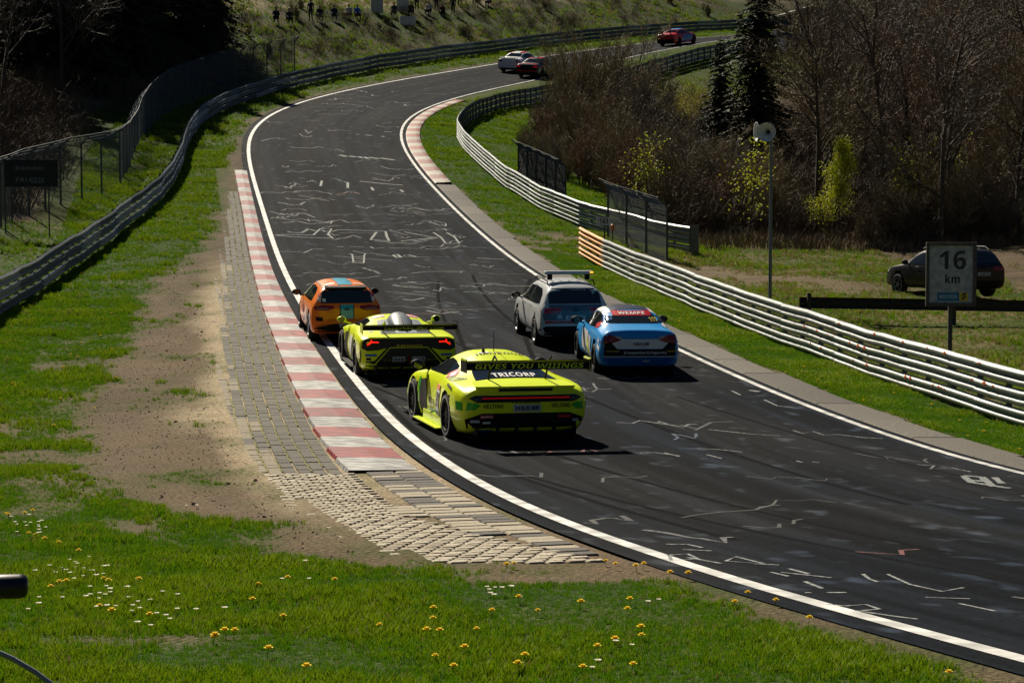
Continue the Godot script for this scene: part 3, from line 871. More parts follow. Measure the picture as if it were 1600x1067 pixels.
func patch(sh: Shell, root: Node, d: String, poly: Array, called: String, m: Material, off := 0.006, g := 0.09) -> MeshInstance3D:
	# a panel, pane or sticker that lies on the body
	var pp := PackedVector2Array(poly)
	var lo := pp[0]; var hi := pp[0]
	for p in pp:
		lo = lo.min(p); hi = hi.max(p)
	var b := MB.new()
	var a0 := floori(lo.x / g); var b0 := floori(lo.y / g)
	for i in range(a0, floori(hi.x / g) + 1):
		for j in range(b0, floori(hi.y / g) + 1):
			var cell := PackedVector2Array([Vector2(i * g, j * g), Vector2((i + 1) * g, j * g), Vector2((i + 1) * g, (j + 1) * g), Vector2(i * g, (j + 1) * g)])
			for q in Geometry2D.intersect_polygons(pp, cell):
				var tr := Geometry2D.triangulate_polygon(q)
				if tr.is_empty(): continue
				var pos := []
				for p in q: pos.append(sh.at(p.x, p.y, d, off))
				for t in range(0, tr.size(), 3):
					var x: Variant = pos[tr[t]]; var y: Variant = pos[tr[t + 1]]; var z: Variant = pos[tr[t + 2]]
					if x == null or y == null or z == null: continue
					if (x as Vector3).distance_to(y) > 0.4 or (x as Vector3).distance_to(z) > 0.4: continue
					b.tri(x, y, z)
	if b.v.is_empty(): return null
	# weld for smooth shading
	var w := MB.new(); var seen := {}
	for i in b.v.size():
		var kk := b.v[i].snapped(Vector3.ONE * 0.0005)
		if not seen.has(kk): seen[kk] = w.vert(b.v[i])
		w.ix.append(seen[kk])
	return part(w, called, m, root, true)

func text_arrays(s: String) -> Array:
	var tm := TextMesh.new()
	tm.font = font; tm.text = s; tm.font_size = 64; tm.depth = 0.0; tm.pixel_size = 0.01; tm.curve_step = 2.0
	var vv := PackedVector3Array(); var ii := PackedInt32Array()
	for k in tm.get_surface_count():
		var a := tm.surface_get_arrays(k)
		var o := vv.size()
		vv.append_array(a[Mesh.ARRAY_VERTEX])
		for q in a[Mesh.ARRAY_INDEX]: ii.append(q + o)
	return [vv, ii]

func lettering(sh: Shell, root: Node, d: String, s: String, c: Vector2, wide: float, tall: float, m: Material, called := "lettering", off := 0.010, slant := 0.0) -> void:
	var ta := text_arrays(s)
	var vv: PackedVector3Array = ta[0]
	if vv.is_empty(): return
	var lo := vv[0]; var hi := vv[0]
	for p in vv:
		lo = lo.min(p); hi = hi.max(p)
	var b := MB.new()
	var ok := PackedByteArray()
	for p in vv:
		var x := (p.x - (lo.x + hi.x) / 2.0) / (hi.x - lo.x) * wide; var y := (p.y - (lo.y + hi.y) / 2.0) / (hi.y - lo.y) * tall
		var h: Variant = sh.at(c.x + x + y * slant, c.y + y, d, off)
		ok.append(0 if h == null else 1)
		b.vert(Vector3.ZERO if h == null else h)
	for t in range(0, ta[1].size(), 3):
		if ok[ta[1][t]] and ok[ta[1][t + 1]] and ok[ta[1][t + 2]]:
			for q in 3: b.ix.append(ta[1][t + q])
	if b.ix.size(): part(b, called, m, root, false)

func flat_text(root: Node, s: String, xf: Transform3D, wide: float, tall: float, m: Material, called := "lettering", slant := 0.0) -> void:
	var ta := text_arrays(s)
	var vv: PackedVector3Array = ta[0]
	var lo := vv[0]; var hi := vv[0]
	for p in vv:
		lo = lo.min(p); hi = hi.max(p)
	var b := MB.new()
	for p in vv:
		var x := (p.x - (lo.x + hi.x) / 2.0) / (hi.x - lo.x) * wide; var y := (p.y - (lo.y + hi.y) / 2.0) / (hi.y - lo.y) * tall
		b.vert(xf * Vector3(x + y * slant, y, 0))
	b.ix = ta[1]
	part(b, called, m, root, false)

func wheel(root: Node3D, at: Vector3, r: float, w: float, rimc: Material, spokes := 10, band: Material = null) -> void:
	var sg := signf(at.x)
	var o := at - Vector3(sg * w, 0, 0)
	var ax := Vector3(sg, 0, 0)
	var b := MB.new()
	b.lathe(o, ax, [[0.0, r * 0.66], [0.0, r * 0.9], [0.025, r * 0.985], [0.05, r], [w - 0.05, r], [w - 0.022, r * 0.985], [w, r * 0.92], [w + 0.004, r * 0.80], [w - 0.01, r * 0.70], [w - 0.05, r * 0.68]], 30)
	var wh := part(b, "wheel", M.rubber, root, true)
	var q := MB.new()
	q.lathe(o + ax * (w - 0.07), ax, [[0.0, 0.0], [0.0, r * 0.66]], 24)
	part(q, "brake_disc", M.dark, wh, false)
	var p := MB.new()
	p.lathe(o + ax * (w - 0.06), ax, [[0.0, r * 0.68], [0.055, r * 0.705], [0.06, r * 0.66], [0.03, r * 0.62], [0.0, r * 0.60]], 30)
	for i in spokes:
		var a := TAU * i / spokes
		var dv := Vector3(0, sin(a), cos(a))
		p.box(o + ax * (w - 0.028) + dv * r * 0.36, Vector3(0.022, 0.030, r * 0.6), Basis(Vector3.RIGHT, -a) )
	p.lathe(o + ax * (w - 0.05), ax, [[0.0, 0.07], [0.035, 0.065], [0.04, 0.0]], 12)
	part(p, "rim", rimc, wh, false)
	if band:
		var s := MB.new()
		s.lathe(o + ax * 0.003, ax, [[w + 0.001, r * 0.90], [w + 0.003, r * 0.80]], 30)
		part(s, "sidewall_print", band, wh, true)

func wheels4(root: Node3D, L: float, tr: float, tf: float, half: float, r: float, w: float, rimc: Material, spokes := 10, band: Material = null) -> void:
	for e in [[tr, 1], [tr, -1], [tf, 1], [tf, -1]]:
		wheel(root, Vector3(half * e[1], r, L / 2.0 - e[0]), r, w, rimc, spokes, band)

func door_mirror(root: Node3D, x: float, y: float, z: float, shellm: Material, k := 1.0) -> void:
	for sg in [-1.0, 1.0]:
		var b := MB.new()
		b.blob(Vector3(sg * x, y, z), Vector3(0.13, 0.085, 0.09) * k)
		b.tube(Vector3(sg * (x - 0.22), y - 0.1, z - 0.02), Vector3(sg * (x - 0.03), y - 0.03, z), 0.025, 0.02, 6)
		var o := part(b, "door_mirror", shellm, root, true)
		var g := MB.new()
		g.lathe(Vector3(sg * x, y, z + 0.06 * k), Vector3(0, 0, 1), [[0.024 * k, 0.0], [0.024 * k, 0.075 * k], [0.0, 0.085 * k]], 14)
		part(g, "mirror_glass", M.glass, o)

func mirror_poly(p: Array) -> Array:
	var r := []
	for i in range(p.size() - 1, -1, -1): r.append(Vector2(-p[i].x, p[i].y))
	return r

func both(sh: Shell, root: Node, d: String, p: Array, called: String, m: Material, off := 0.006) -> void:
	patch(sh, root, d, p, called, m, off); patch(sh, root, d, mirror_poly(p), called, m, off)

func flanks(sh: Shell, root: Node, p: Array, called: String, m: Material, off := 0.006) -> void:
	# p in metres [from the tail, height]
	var a := []; var b := []
	for q in p:
		a.append(Vector2(sh.len_ / 2.0 - q.x, q.y)); b.append(Vector2(-(sh.len_ / 2.0 - q.x), q.y))
	patch(sh, root, "L", a, called, m, off); patch(sh, root, "R", b, called, m, off)

func plate(sh: Shell, root: Node, x: float, y: float, w: float, h: float, back: Material) -> void:
	# club plate: two letters and a block of upright bars
	var o := patch(sh, root, "B", rect(x, y, w, h), "number_plate", back, 0.014, 0.2)
	lettering(sh, o, "B", "H&R", Vector2(x - w * 0.16, y), w * 0.52, h * 0.6, M.black, "lettering", 0.019)
	for k in 4: patch(sh, o, "B", rect(x + w * (0.18 + 0.07 * k), y, w * 0.045, h * 0.62), "bar", M.black, 0.019, 0.2)

func rect(x: float, y: float, w: float, h: float) -> Array:
	return [Vector2(x - w / 2, y - h / 2), Vector2(x + w / 2, y - h / 2), Vector2(x + w / 2, y + h / 2), Vector2(x - w / 2, y + h / 2)]

func on_road(root: Node3D, s: float, lat: float, yaw_off := 0.0) -> void:
	var c := P(s, lat)
	var f := (P(s + 1.3, lat) - P(s - 1.3, lat)).normalized()
	var rt := (P(s, lat + 0.8) - P(s, lat - 0.8)).normalized()
	var up := rt.cross(f).normalized()
	var bs := Basis(f.cross(up), up, -f).orthonormalized()
	root.transform = Transform3D(bs * Basis(Vector3.UP, yaw_off), c + up * 0.004)

func wing_blade(x: float, y: float, z: float, ch: float, th: float) -> MB:
	var b := MB.new()
	var n := 8
	for sg in [-x, x]:
		for i in n:
			var a := TAU * i / n
			b.vert(Vector3(sg, y + sin(a) * th * (0.5 + 0.5 * cos(a)) - cos(a) * 0.032, z - cos(a) * ch / 2.0))
	for i in n:
		var j := (i + 1) % n
		for q in [i, n + i, n + j, i, n + j, j]: b.ix.append(q)
	for e in 2:
		for i in range(1, n - 1):
			for q in [e * n, e * n + i, e * n + i + 1]: b.ix.append(q)
	return b


func car_mats() -> void:
	M.rubber = mat(Color(0.016, 0.016, 0.017), 0.8, 0.0, 0.3)
	M.dark = mat(Color(0.012, 0.012, 0.013), 0.7, 0.0, 0.25)
	M.black = mat(Color(0.010, 0.010, 0.011), 0.6)
	M.gloss = paint(Color(0.006, 0.006, 0.008))
	M.glass = mat(Color(0.012, 0.016, 0.018), 0.04, 0.0, 0.6)
	M.white = mat(Color(0.75, 0.75, 0.74), 0.5)
	M.steel = mat(Color(0.24, 0.25, 0.26), 0.55, 0.4)
	M.plate = mat(Color(0.42, 0.45, 0.48), 0.5)
	M.red = mat(Color(0.50, 0.012, 0.018), 0.3)
	M.lampred = mat(Color(0.22, 0.006, 0.010), 0.12)
	M.neon = paint(Color(0.74, 0.90, 0.004))
	M.neon_flat = mat(Color(0.64, 0.80, 0.006), 0.5)
	M.green = paint(Color(0.02, 0.42, 0.02))
	M.sky_blue = paint(Color(0.012, 0.27, 0.66))
	M.blue = paint(Color(0.012, 0.10, 0.36))
	M.orange = paint(Color(0.86, 0.19, 0.003))
	M.cyan = paint(Color(0.015, 0.36, 0.56))
	M.silver = paint(Color(0.46, 0.48, 0.50))
	M.body_white = paint(Color(0.74, 0.75, 0.75))
	M.grey = mat(Color(0.15, 0.18, 0.22), 0.5, 0.0, 0.4)
	M.yellow = mat(Color(0.72, 0.52, 0.02), 0.5)
	M.stickblue = mat(Color(0.01, 0.08, 0.42), 0.5)
	M.pink = mat(Color(0.75, 0.30, 0.36), 0.5)
	var e := mat(Color(0.8, 0.05, 0.02), 0.4)
	e.emission_enabled = true; e.emission = Color(1.0, 0.10, 0.05); e.emission_energy_multiplier = 1.0
	M.lit_red = e
	var e2 := mat(Color(0.5, 0.012, 0.015), 0.3)
	e2.emission_enabled = true; e2.emission = Color(0.9, 0.02, 0.03); e2.emission_energy_multiplier = 0.10
	M.dim_red = e2
	var e3 := mat(Color(0.9, 0.5, 0.05), 0.3)
	e3.emission_enabled = true; e3.emission = Color(1.0, 0.62, 0.12); e3.emission_energy_multiplier = 1.5
	M.amber = e3

func vv(a: Array) -> Array:
	var r := []
	for i in range(0, a.size(), 2): r.append(Vector2(a[i], a[i + 1]))
	return r

func stroke(sh: Shell, root: Node, d: String, pts: Array, w: float, called: String, m: Material, off := 0.011) -> void:
	for i in pts.size() - 1:
		var a: Vector2 = pts[i]; var b: Vector2 = pts[i + 1]
		var n := (b - a).orthogonal().normalized() * w / 2.0
		var e := (b - a).normalized() * w / 3.0
		patch(sh, root, d, [a + n - e, b + n + e, b - n + e, a - n - e], called, m, off, 0.15)


func gt_coupe() -> Node3D:
	var root := thing("race_car", "neon yellow race coupe with a tall black rear wing lettered in yellow-green", "race car", Vector3.ZERO, 0.0, "cars racing up the track")
	var rows := [
		[0.00, .36, .68, .50, .80, .66, .84, .76, .70, .78], [0.06, .22, .82, .44, .97, .74, .96, .87, .75, .89], [0.20, .16, .88, .42, 1.02, .81, 1.0, .90, .74, .93],
		[0.45, .12, .92, .42, 1.05, .86, 1.03, .92, .74, .96], [0.90, .10, .93, .42, 1.06, .89, 1.03, .96, .70, 1.04], [1.40, .10, .94, .40, 1.04, .88, .99, 1.06, .64, 1.16],
		[1.90, .10, .94, .38, 1.0, .86, .94, 1.17, .59, 1.27], [2.30, .10, .94, .38, .99, .85, .93, 1.18, .57, 1.285], [2.75, .10, .94, .38, 1.0, .85, .94, 1.09, .58, 1.20],
		[3.15, .10, .94, .40, 1.03, .85, .98, .93, .66, .99], [3.50, .10, .93, .42, 1.04, .82, 1.0, .86, .72, .88], [4.00, .10, .91, .40, 1.01, .71, .95, .76, .70, .80],
		[4.40, .10, .85, .34, .9, .55, .85, .62, .65, .66], [4.60, .14, .65, .30, .70, .42, .68, .48, .50, .50]]
	var L := 4.6
	var sh := shell(rows, [[1.02, .35], [3.5, .345]], .405)
	shell_parts(sh, root, M.neon)
	wheels4(root, L, 1.02, 3.5, 1.035, .35, .31, M.dark, 10, mat(Color(0.30, 0.30, 0.31), 0.7))
	var zr := L / 2.0
	# lower rear: black diffuser with fins
	patch(sh, root, "B", vv([-.86, .105, .86, .105, .95, .40, .70, .49, -.70, .49, -.95, .40]), "rear_bumper", M.dark, 0.006)
	var b := MB.new()
	for x in [-.78, -.45, -.15, .15, .45, .78]: b.box(Vector3(x, .19, zr - .08), Vector3(.018, .20, .34))
	b.box(Vector3(0, .12, zr - .10), Vector3(1.75, .02, .36))
	part(b, "diffuser", M.dark, root)
	patch(sh, root, "B", vv([-.90, .72, -.76, .655, .76, .655, .90, .72, .80, .765, -.80, .765]), "light_housing", M.gloss, 0.006)
	patch(sh, root, "B", vv([-.70, .712, .70, .712, .70, .732, -.70, .732]), "tail_light", M.dim_red, 0.012)
	both(sh, root, "B", vv([-.86, .712, -.60, .685, -.58, .70, -.84, .735]), "lamp_lens", M.glass, 0.013)
	# ducktail with its slot
	b = MB.new()
	var dk := [[-.72, .80, zr - .42, .90], [.72, .80, zr - .42, .90]]
	for sg in [-1.0, 1.0]:
		b.vert(Vector3(sg * .74, .945, zr - .46)); b.vert(Vector3(sg * .80, .90, zr - .02)); b.vert(Vector3(sg * .72, .785, zr - .02)); b.vert(Vector3(sg * .7, .80, zr - .46))
	for q in [[0, 4, 5, 1], [1, 5, 6, 2], [2, 6, 7, 3]]:
		for k in [q[0], q[1], q[2], q[0], q[2], q[3]]: b.ix.append(k)
	for q in [[0, 1, 2], [0, 2, 3], [4, 6, 5], [4, 7, 6]]:
		for k in q: b.ix.append(k)
	var duck := part(b, "tail_spoiler", M.neon, root)
	b = MB.new(); b.box(Vector3(0, .845, zr - .015), Vector3(.86, .045, .02)); part(b, "air_slot", M.black, duck)
	# glass
	var rw := patch(sh, root, "T", vv([-.66, -1.74, .66, -1.74, .60, -1.3, .53, -.86, -.53, -.86, -.60, -1.3]), "rear_window", M.glass, 0.006)
	lettering(sh, rw, "T", "TRICORP", Vector2(0, -1.58), .70, .22, M.white, "lettering", 0.011)
	lettering(sh, rw, "T", "911", Vector2(.36, -1.06), .22, .22, M.neon_flat, "lettering", 0.011)
	patch(sh, root, "T", vv([-.62, .98, .62, .98, .54, .48, -.54, .48]), "windscreen", M.glass)
	flanks(sh, root, vv([1.42, .985, 1.75, .925, 2.95, .905, 2.62, 1.08, 2.3, 1.15, 1.9, 1.13, 1.6, 1.08]), "side_window", M.glass)
	flanks(sh, root, vv([1.20, .96, 1.48, 1.05, 1.60, .96, 1.42, .90]), "window_sticker", M.red, 0.008)
	flanks(sh, root, vv([1.28, .965, 1.40, 1.005, 1.45, .965, 1.36, .935]), "window_sticker", M.white, 0.010)
	both(sh, root, "B", vv([-.72, 1.01, -.56, 1.06, -.58, 1.11, -.70, 1.08]), "pillar_sticker", M.red, 0.009)
	both(sh, root, "B", vv([-.66, 1.11, -.54, 1.12, -.52, 1.17, -.60, 1.16]), "pillar_sticker", M.stickblue, 0.009)
	# sides
	flanks(sh, root, vv([1.52, .28, 1.86, .28, 1.86, .78, 1.52, .78]), "number_panel", M.white, 0.008)
	flanks(sh, root, vv([1.52, .70, 1.86, .70, 1.86, .78, 1.52, .78]), "panel_strip", M.orange, 0.012)
	flanks(sh, root, vv([1.52, .28, 1.86, .28, 1.86, .36, 1.52, .36]), "panel_strip", M.grey, 0.012)
	lettering(sh, root, "L", "911", Vector2(zr - 1.69, .54), .30, .24, M.black, "race_number", 0.013)
	lettering(sh, root, "R", "911", Vector2(-(zr - 1.69), .54), .30, .24, M.black, "race_number", 0.013)
	flanks(sh, root, vv([2.55, .16, 2.98, .18, 3.02, .74, 2.72, .78, 2.60, .60]), "side_vent", M.black, 0.008)
	flanks(sh, root, vv([3.05, .30, 3.1, .72, 3.05, .8, 2.98, .72]), "side_flash", M.green, 0.010)
	flanks(sh, root, vv([1.95, .18, 2.5, .18, 2.5, .30, 1.95, .34]), "side_flash", M.green, 0.009)
	lettering(sh, root, "L", "VELTINS", Vector2(zr - 2.2, .46), .5, .09, M.black, "lettering", 0.012)
	flanks(sh, root, vv([.62, .80, .98, .84, .96, .87, .62, .83]), "gill", M.black, 0.010)
	lettering(sh, root, "L", "TRICORP", Vector2(zr - 1.05, .925), .5, .05, M.black, "lettering", 0.010)
	b = MB.new()
	for sg in [-1.0, 1.0]:
		b.box(Vector3(sg * 1.02, .105, zr - 2.25), Vector3(.16, .02, 1.7)); b.box(Vector3(sg * .98, .20, zr - 2.1), Vector3(.05, .16, 1.3))
	part(b, "side_skirt", M.neon, root)
	# rear decals
	both(sh, root, "B", vv([-1.03, .66, -.80, .65, -.72, .61, -.80, .55, -1.03, .53]), "rear_flash", M.green, 0.010)
	lettering(sh, root, "B", "VELTINS", Vector2(-.52, .60), .32, .065, M.black)
	lettering(sh, root, "B", "VELTINS", Vector2(.56, .60), .30, .065, M.black)
	lettering(sh, root, "B", "H BLACKFALCON", Vector2(.0, .645), .44, .022, M.black)
	plate(sh, root, 0.02, .565, .44, .11, M.plate)
	for q in [[-.62, .44, .22, .05, "red"], [.62, .43, .2, .045, "red"], [-.62, .35, .12, .03, "white"], [-.80, .37, .14, .04, "plate"], [.80, .37, .10, .04, "plate"], [-.62, .21, .2, .055, "stickblue"], [.70, .2, .12, .06, "stickblue"]]:
		patch(sh, root, "B", rect(q[0], q[1], q[2], q[3]), "sticker", M[q[4]], 0.012, 0.2)
	lettering(sh, root, "B", "MOTUL", Vector2(-.62, .44), .18, .03, M.white, "lettering", 0.018)
	# wing on swan necks
	var wg := part(wing_blade(.98, 1.285, zr - .02, .34, .03), "rear_wing", M.dark, root, true)
	b = MB.new(); b.box(Vector3(0, 1.225, zr + .13), Vector3(1.94, .115, .014), Basis(Vector3.RIGHT, -0.12)); part(b, "wing_flap", M.dark, wg)
	flat_text(wg, "GIVES YOU WIIINGS", Transform3D(Basis(Vector3.RIGHT, -0.12), Vector3(.02, 1.225, zr + .139)), 1.72, .082, M.neon_flat, "lettering", 0.35)
	b = MB.new()
	for sg in [-1.0, 1.0]:
		b = MB.new(); b.box(Vector3(sg * .985, 1.22, zr), Vector3(.012, .18, .38)); part(b, "wing_end_plate", M.dark, wg)
		b = MB.new(); b.box(Vector3(sg * .985, 1.325, zr), Vector3(.02, .03, .34)); part(b, "wing_edge", M.neon, wg)
	for sg in [-.46, .46]:
		b = MB.new(); b.path([Vector3(sg, .94, zr - .55), Vector3(sg, 1.22, zr - .36), Vector3(sg, 1.36, zr - .16), Vector3(sg, 1.29, zr + .0)], .016)
		part(b, "wing_mount", M.dark, wg)
	door_mirror(root, 1.06, 1.0, zr - 2.95, M.dark, 0.95)
	b = MB.new()
	b.tube(Vector3(.0, 1.27, zr - 2.0), Vector3(-.01, 1.62, zr - 1.95), .008, .005); b.tube(Vector3(-.2, 1.27, zr - 1.9), Vector3(-.2, 1.33, zr - 1.9), .03, .02)
	part(b, "aerial", M.dark, root)
	patch(sh, root, "T", rect(-.2, -.42, .16, .10), "roof_sticker", M.white, 0.008)
	lettering(sh, root, "T", "HANKOOK", Vector2(0.05, -.50), .8, .10, M.black)
	# nose, seen only from the side
	both(sh, root, "F", vv([-.80, .52, -.58, .52, -.55, .68, -.78, .68]), "headlight", M.glass)
	patch(sh, root, "F", vv([-.8, .14, .8, .14, .7, .34, -.7, .34]), "front_intake", M.black)
	b = MB.new(); b.box(Vector3(0, .08, -zr + .1), Vector3(1.9, .02, .5)); part(b, "front_splitter", M.dark, root)
	return root

func gt_mid() -> Node3D:
	var root := thing("race_car", "low neon yellow supercar with black tail, lit red Y-shaped lamps and a grey roof scoop", "race car", Vector3.ZERO, 0.0, "cars racing up the track")
	var rows := [
		[0.00, .40, .72, .55, .88, .74, .92, .80, .82, .81], [0.05, .28, .86, .50, 1.0, .80, 1.0, .87, .85, .88], [0.20, .18, .90, .45, 1.03, .85, 1.03, .90, .84, .92],
		[0.70, .10, .93, .42, 1.05, .88, 1.03, .93, .74, .96], [1.20, .10, .93, .42, 1.04, .88, 1.0, .98, .66, 1.02], [1.70, .10, .93, .40, 1.01, .86, .95, 1.05, .58, 1.10],
		[2.20, .10, .93, .38, .98, .84, .93, 1.09, .55, 1.16], [2.60, .10, .93, .38, .98, .83, .93, 1.05, .56, 1.12], [3.00, .10, .93, .40, 1.0, .82, .95, .92, .63, .97],
		[3.40, .10, .93, .42, 1.02, .79, .98, .82, .70, .84], [3.90, .10, .91, .40, 1.0, .66, .94, .70, .68, .72], [4.30, .10, .85, .32, .9, .48, .85, .52, .62, .55], [4.45, .14, .60, .26, .65, .36, .62, .40, .50, .42]]
	var L := 4.45; var zr := L / 2.0
	var sh := shell(rows, [[.95, .35], [3.45, .345]], .405)
	shell_parts(sh, root, M.neon)
	wheels4(root, L, .95, 3.45, 1.03, .35, .31, M.dark, 10, mat(Color(0.30, 0.30, 0.31), 0.7))
	var pan := patch(sh, root, "B", vv([-.97, .80, -.90, .845, .90, .845, .97, .80, 1.02, .55, .98, .14, -.98, .14, -1.02, .55]), "rear_panel", M.black, 0.006)
	both(sh, root, "B", vv([-1.0, .66, -.88, .60, -.66, .61, -.48, .655, -.72, .40, -.98, .37]), "bumper_pod", M.neon, 0.014)
	both(sh, root, "B", vv([-.92, .535, -.68, .53, -.68, .485, -.92, .49]), "sticker", M.stickblue, 0.022)
	both(sh, root, "B", vv([-.90, .46, -.80, .46, -.80, .40, -.90, .40]), "sticker", M.black, 0.022)
	stroke(sh, pan, "B", vv([-1.0, .30, -.72, .31, -.40, .665, .40, .665, .72, .31, 1.0, .30]), .018, "trim_line", M.neon_flat, 0.016)
	for sg in [-1.0, 1.0]:
		stroke(sh, root, "B", vv([sg * .88, .725, sg * .785, .785, sg * .65, .78]), .026, "tail_light", M.lit_red, 0.018)
		stroke(sh, root, "B", vv([sg * .80, .815, sg * .785, .785]), .026, "tail_light", M.lit_red, 0.018)
	lettering(sh, root, "B", "BENAZZO", Vector2(.06, .705), .46, .042, M.yellow, "lettering", 0.014)
	stroke(sh, root, "B", vv([-.26, .725, -.23, .685, -.20, .725, -.26, .725]), .010, "emblem", M.yellow, 0.014)
	plate(sh, root, -.21, .42, .27, .10, M.plate)
	plate(sh, root, .21, .42, .27, .10, M.plate)
	patch(sh, root, "B", rect(0, .43, .05, .10), "rain_light", M.lampred, 0.016, 0.2)
	var b := MB.new()
	for x in [-.7, -.42, -.14, .14, .42, .7]: b.box(Vector3(x, .18, zr - .08), Vector3(.018, .20, .36))
	b.box(Vector3(0, .11, zr - .10), Vector3(1.8, .02, .40))
	part(b, "diffuser", M.dark, root)
	b = MB.new(); b.box(Vector3(0, .885, zr - .06), Vector3(1.7, .018, .16), Basis(Vector3.RIGHT, 0.12)); part(b, "tail_lip", M.neon, root)
	# engine cover and rear glass
	patch(sh, root, "T", vv([-.55, -1.95, .55, -1.95, .46, -.55, -.46, -.55]), "engine_cover", M.grey, 0.006)
	b = MB.new()
	for k in 4:
		for sg in [-1.0, 1.0]: b.box(Vector3(sg * .36, .985 + k * .014, zr - .42 - k * .14), Vector3(.26, .012, .07), Basis(Vector3.RIGHT, 0.3))
	part(b, "cooling_slat", M.black, root)
	# roof scoop
	b = MB.new()
	var sc := [[1.9, .0, 1.10], [1.75, .16, 1.24], [1.55, .20, 1.27], [1.2, .21, 1.24], [.85, .16, 1.10], [.55, .08, .99]]
	for q in sc:
		for i in 9:
			var a := PI * i / 8
			b.vert(Vector3(cos(a) * (q[1] + .03) * 1.15, .96 + (q[2] - .96) * pow(sin(a), 0.7), zr - q[0]))
	for i in sc.size() - 1:
		for j in 8:
			var k := i * 9 + j
			for q in [k, k + 9, k + 10, k, k + 10, k + 1]: b.ix.append(q)
	var sp := part(b, "roof_scoop", M.grey, root, true)
	b = MB.new(); b.box(Vector3(0, 1.12, zr - .95), Vector3(.014, .12, .9), Basis(Vector3.RIGHT, 0.22)); part(b, "scoop_fin", M.black, sp)
	patch(sh, root, "T", vv([-.58, .85, .58, .85, .48, .38, -.48, .38]), "windscreen", M.glass)
	both(sh, root, "T", vv([-.50, -.32, -.24, -.32, -.24, -.10, -.48, -.10]), "roof_sticker", M.pink, 0.008)
	flanks(sh, root, vv([1.55, .955, 2.95, .885, 2.62, 1.02, 2.2, 1.075, 1.8, 1.05]), "side_window", M.glass)
	flanks(sh, root, vv([1.25, .30, 1.62, .28, 1.62, .80, 1.36, .82]), "side_intake", M.black, 0.008)
	flanks(sh, root, vv([1.8, .30, 2.25, .30, 2.25, .72, 1.8, .72]), "number_panel", M.white, 0.008)
	flanks(sh, root, vv([2.6, .16, 3.0, .18, 3.0, .70, 2.75, .74]), "side_vent", M.black, 0.008)
	patch(sh, root, "T", rect(-.72, -1.55, .10, .10), "fuel_cap", M.plate, 0.008)
	b = MB.new()
	for sg in [-1.0, 1.0]: b.box(Vector3(sg * 1.0, .11, 0.05), Vector3(.14, .025, 1.7))
	part(b, "side_skirt", M.dark, root)
	var wg := part(wing_blade(1.0, 1.13, zr - .05, .34, .028), "rear_wing", M.dark, root, true)
	b = MB.new(); b.box(Vector3(0, 1.085, zr + .10), Vector3(1.98, .09, .014), Basis(Vector3.RIGHT, -0.1)); part(b, "wing_flap", M.dark, wg)
	flat_text(wg, "inocchin-dkr.com", Transform3D(Basis(Vector3.RIGHT, -0.1), Vector3(.10, 1.078, zr + .109)), 1.25, .055, M.neon_flat)
	for sg in [-1.0, 1.0]:
		b = MB.new(); b.box(Vector3(sg * 1.0, 1.07, zr - .02), Vector3(.014, .20, .38)); part(b, "wing_end_plate", M.dark if sg > 0.0 else M.neon, wg)
		b = MB.new()
		b.path([Vector3(sg * .50, .95, zr - .45), Vector3(sg * .50, 1.16, zr - .26), Vector3(sg * .50, 1.19, zr - .12), Vector3(sg * .50, 1.13, zr - .04)], .020)
		part(b, "wing_mount", M.neon, wg)
	door_mirror(root, 1.07, .98, zr - 2.95, M.neon, 0.85)
	both(sh, root, "F", vv([-.80, .42, -.55, .42, -.52, .54, -.78, .56]), "headlight", M.glass)
	patch(sh, root, "F", vv([-.8, .14, .8, .14, .7, .30, -.7, .30]), "front_intake", M.black)
	return root

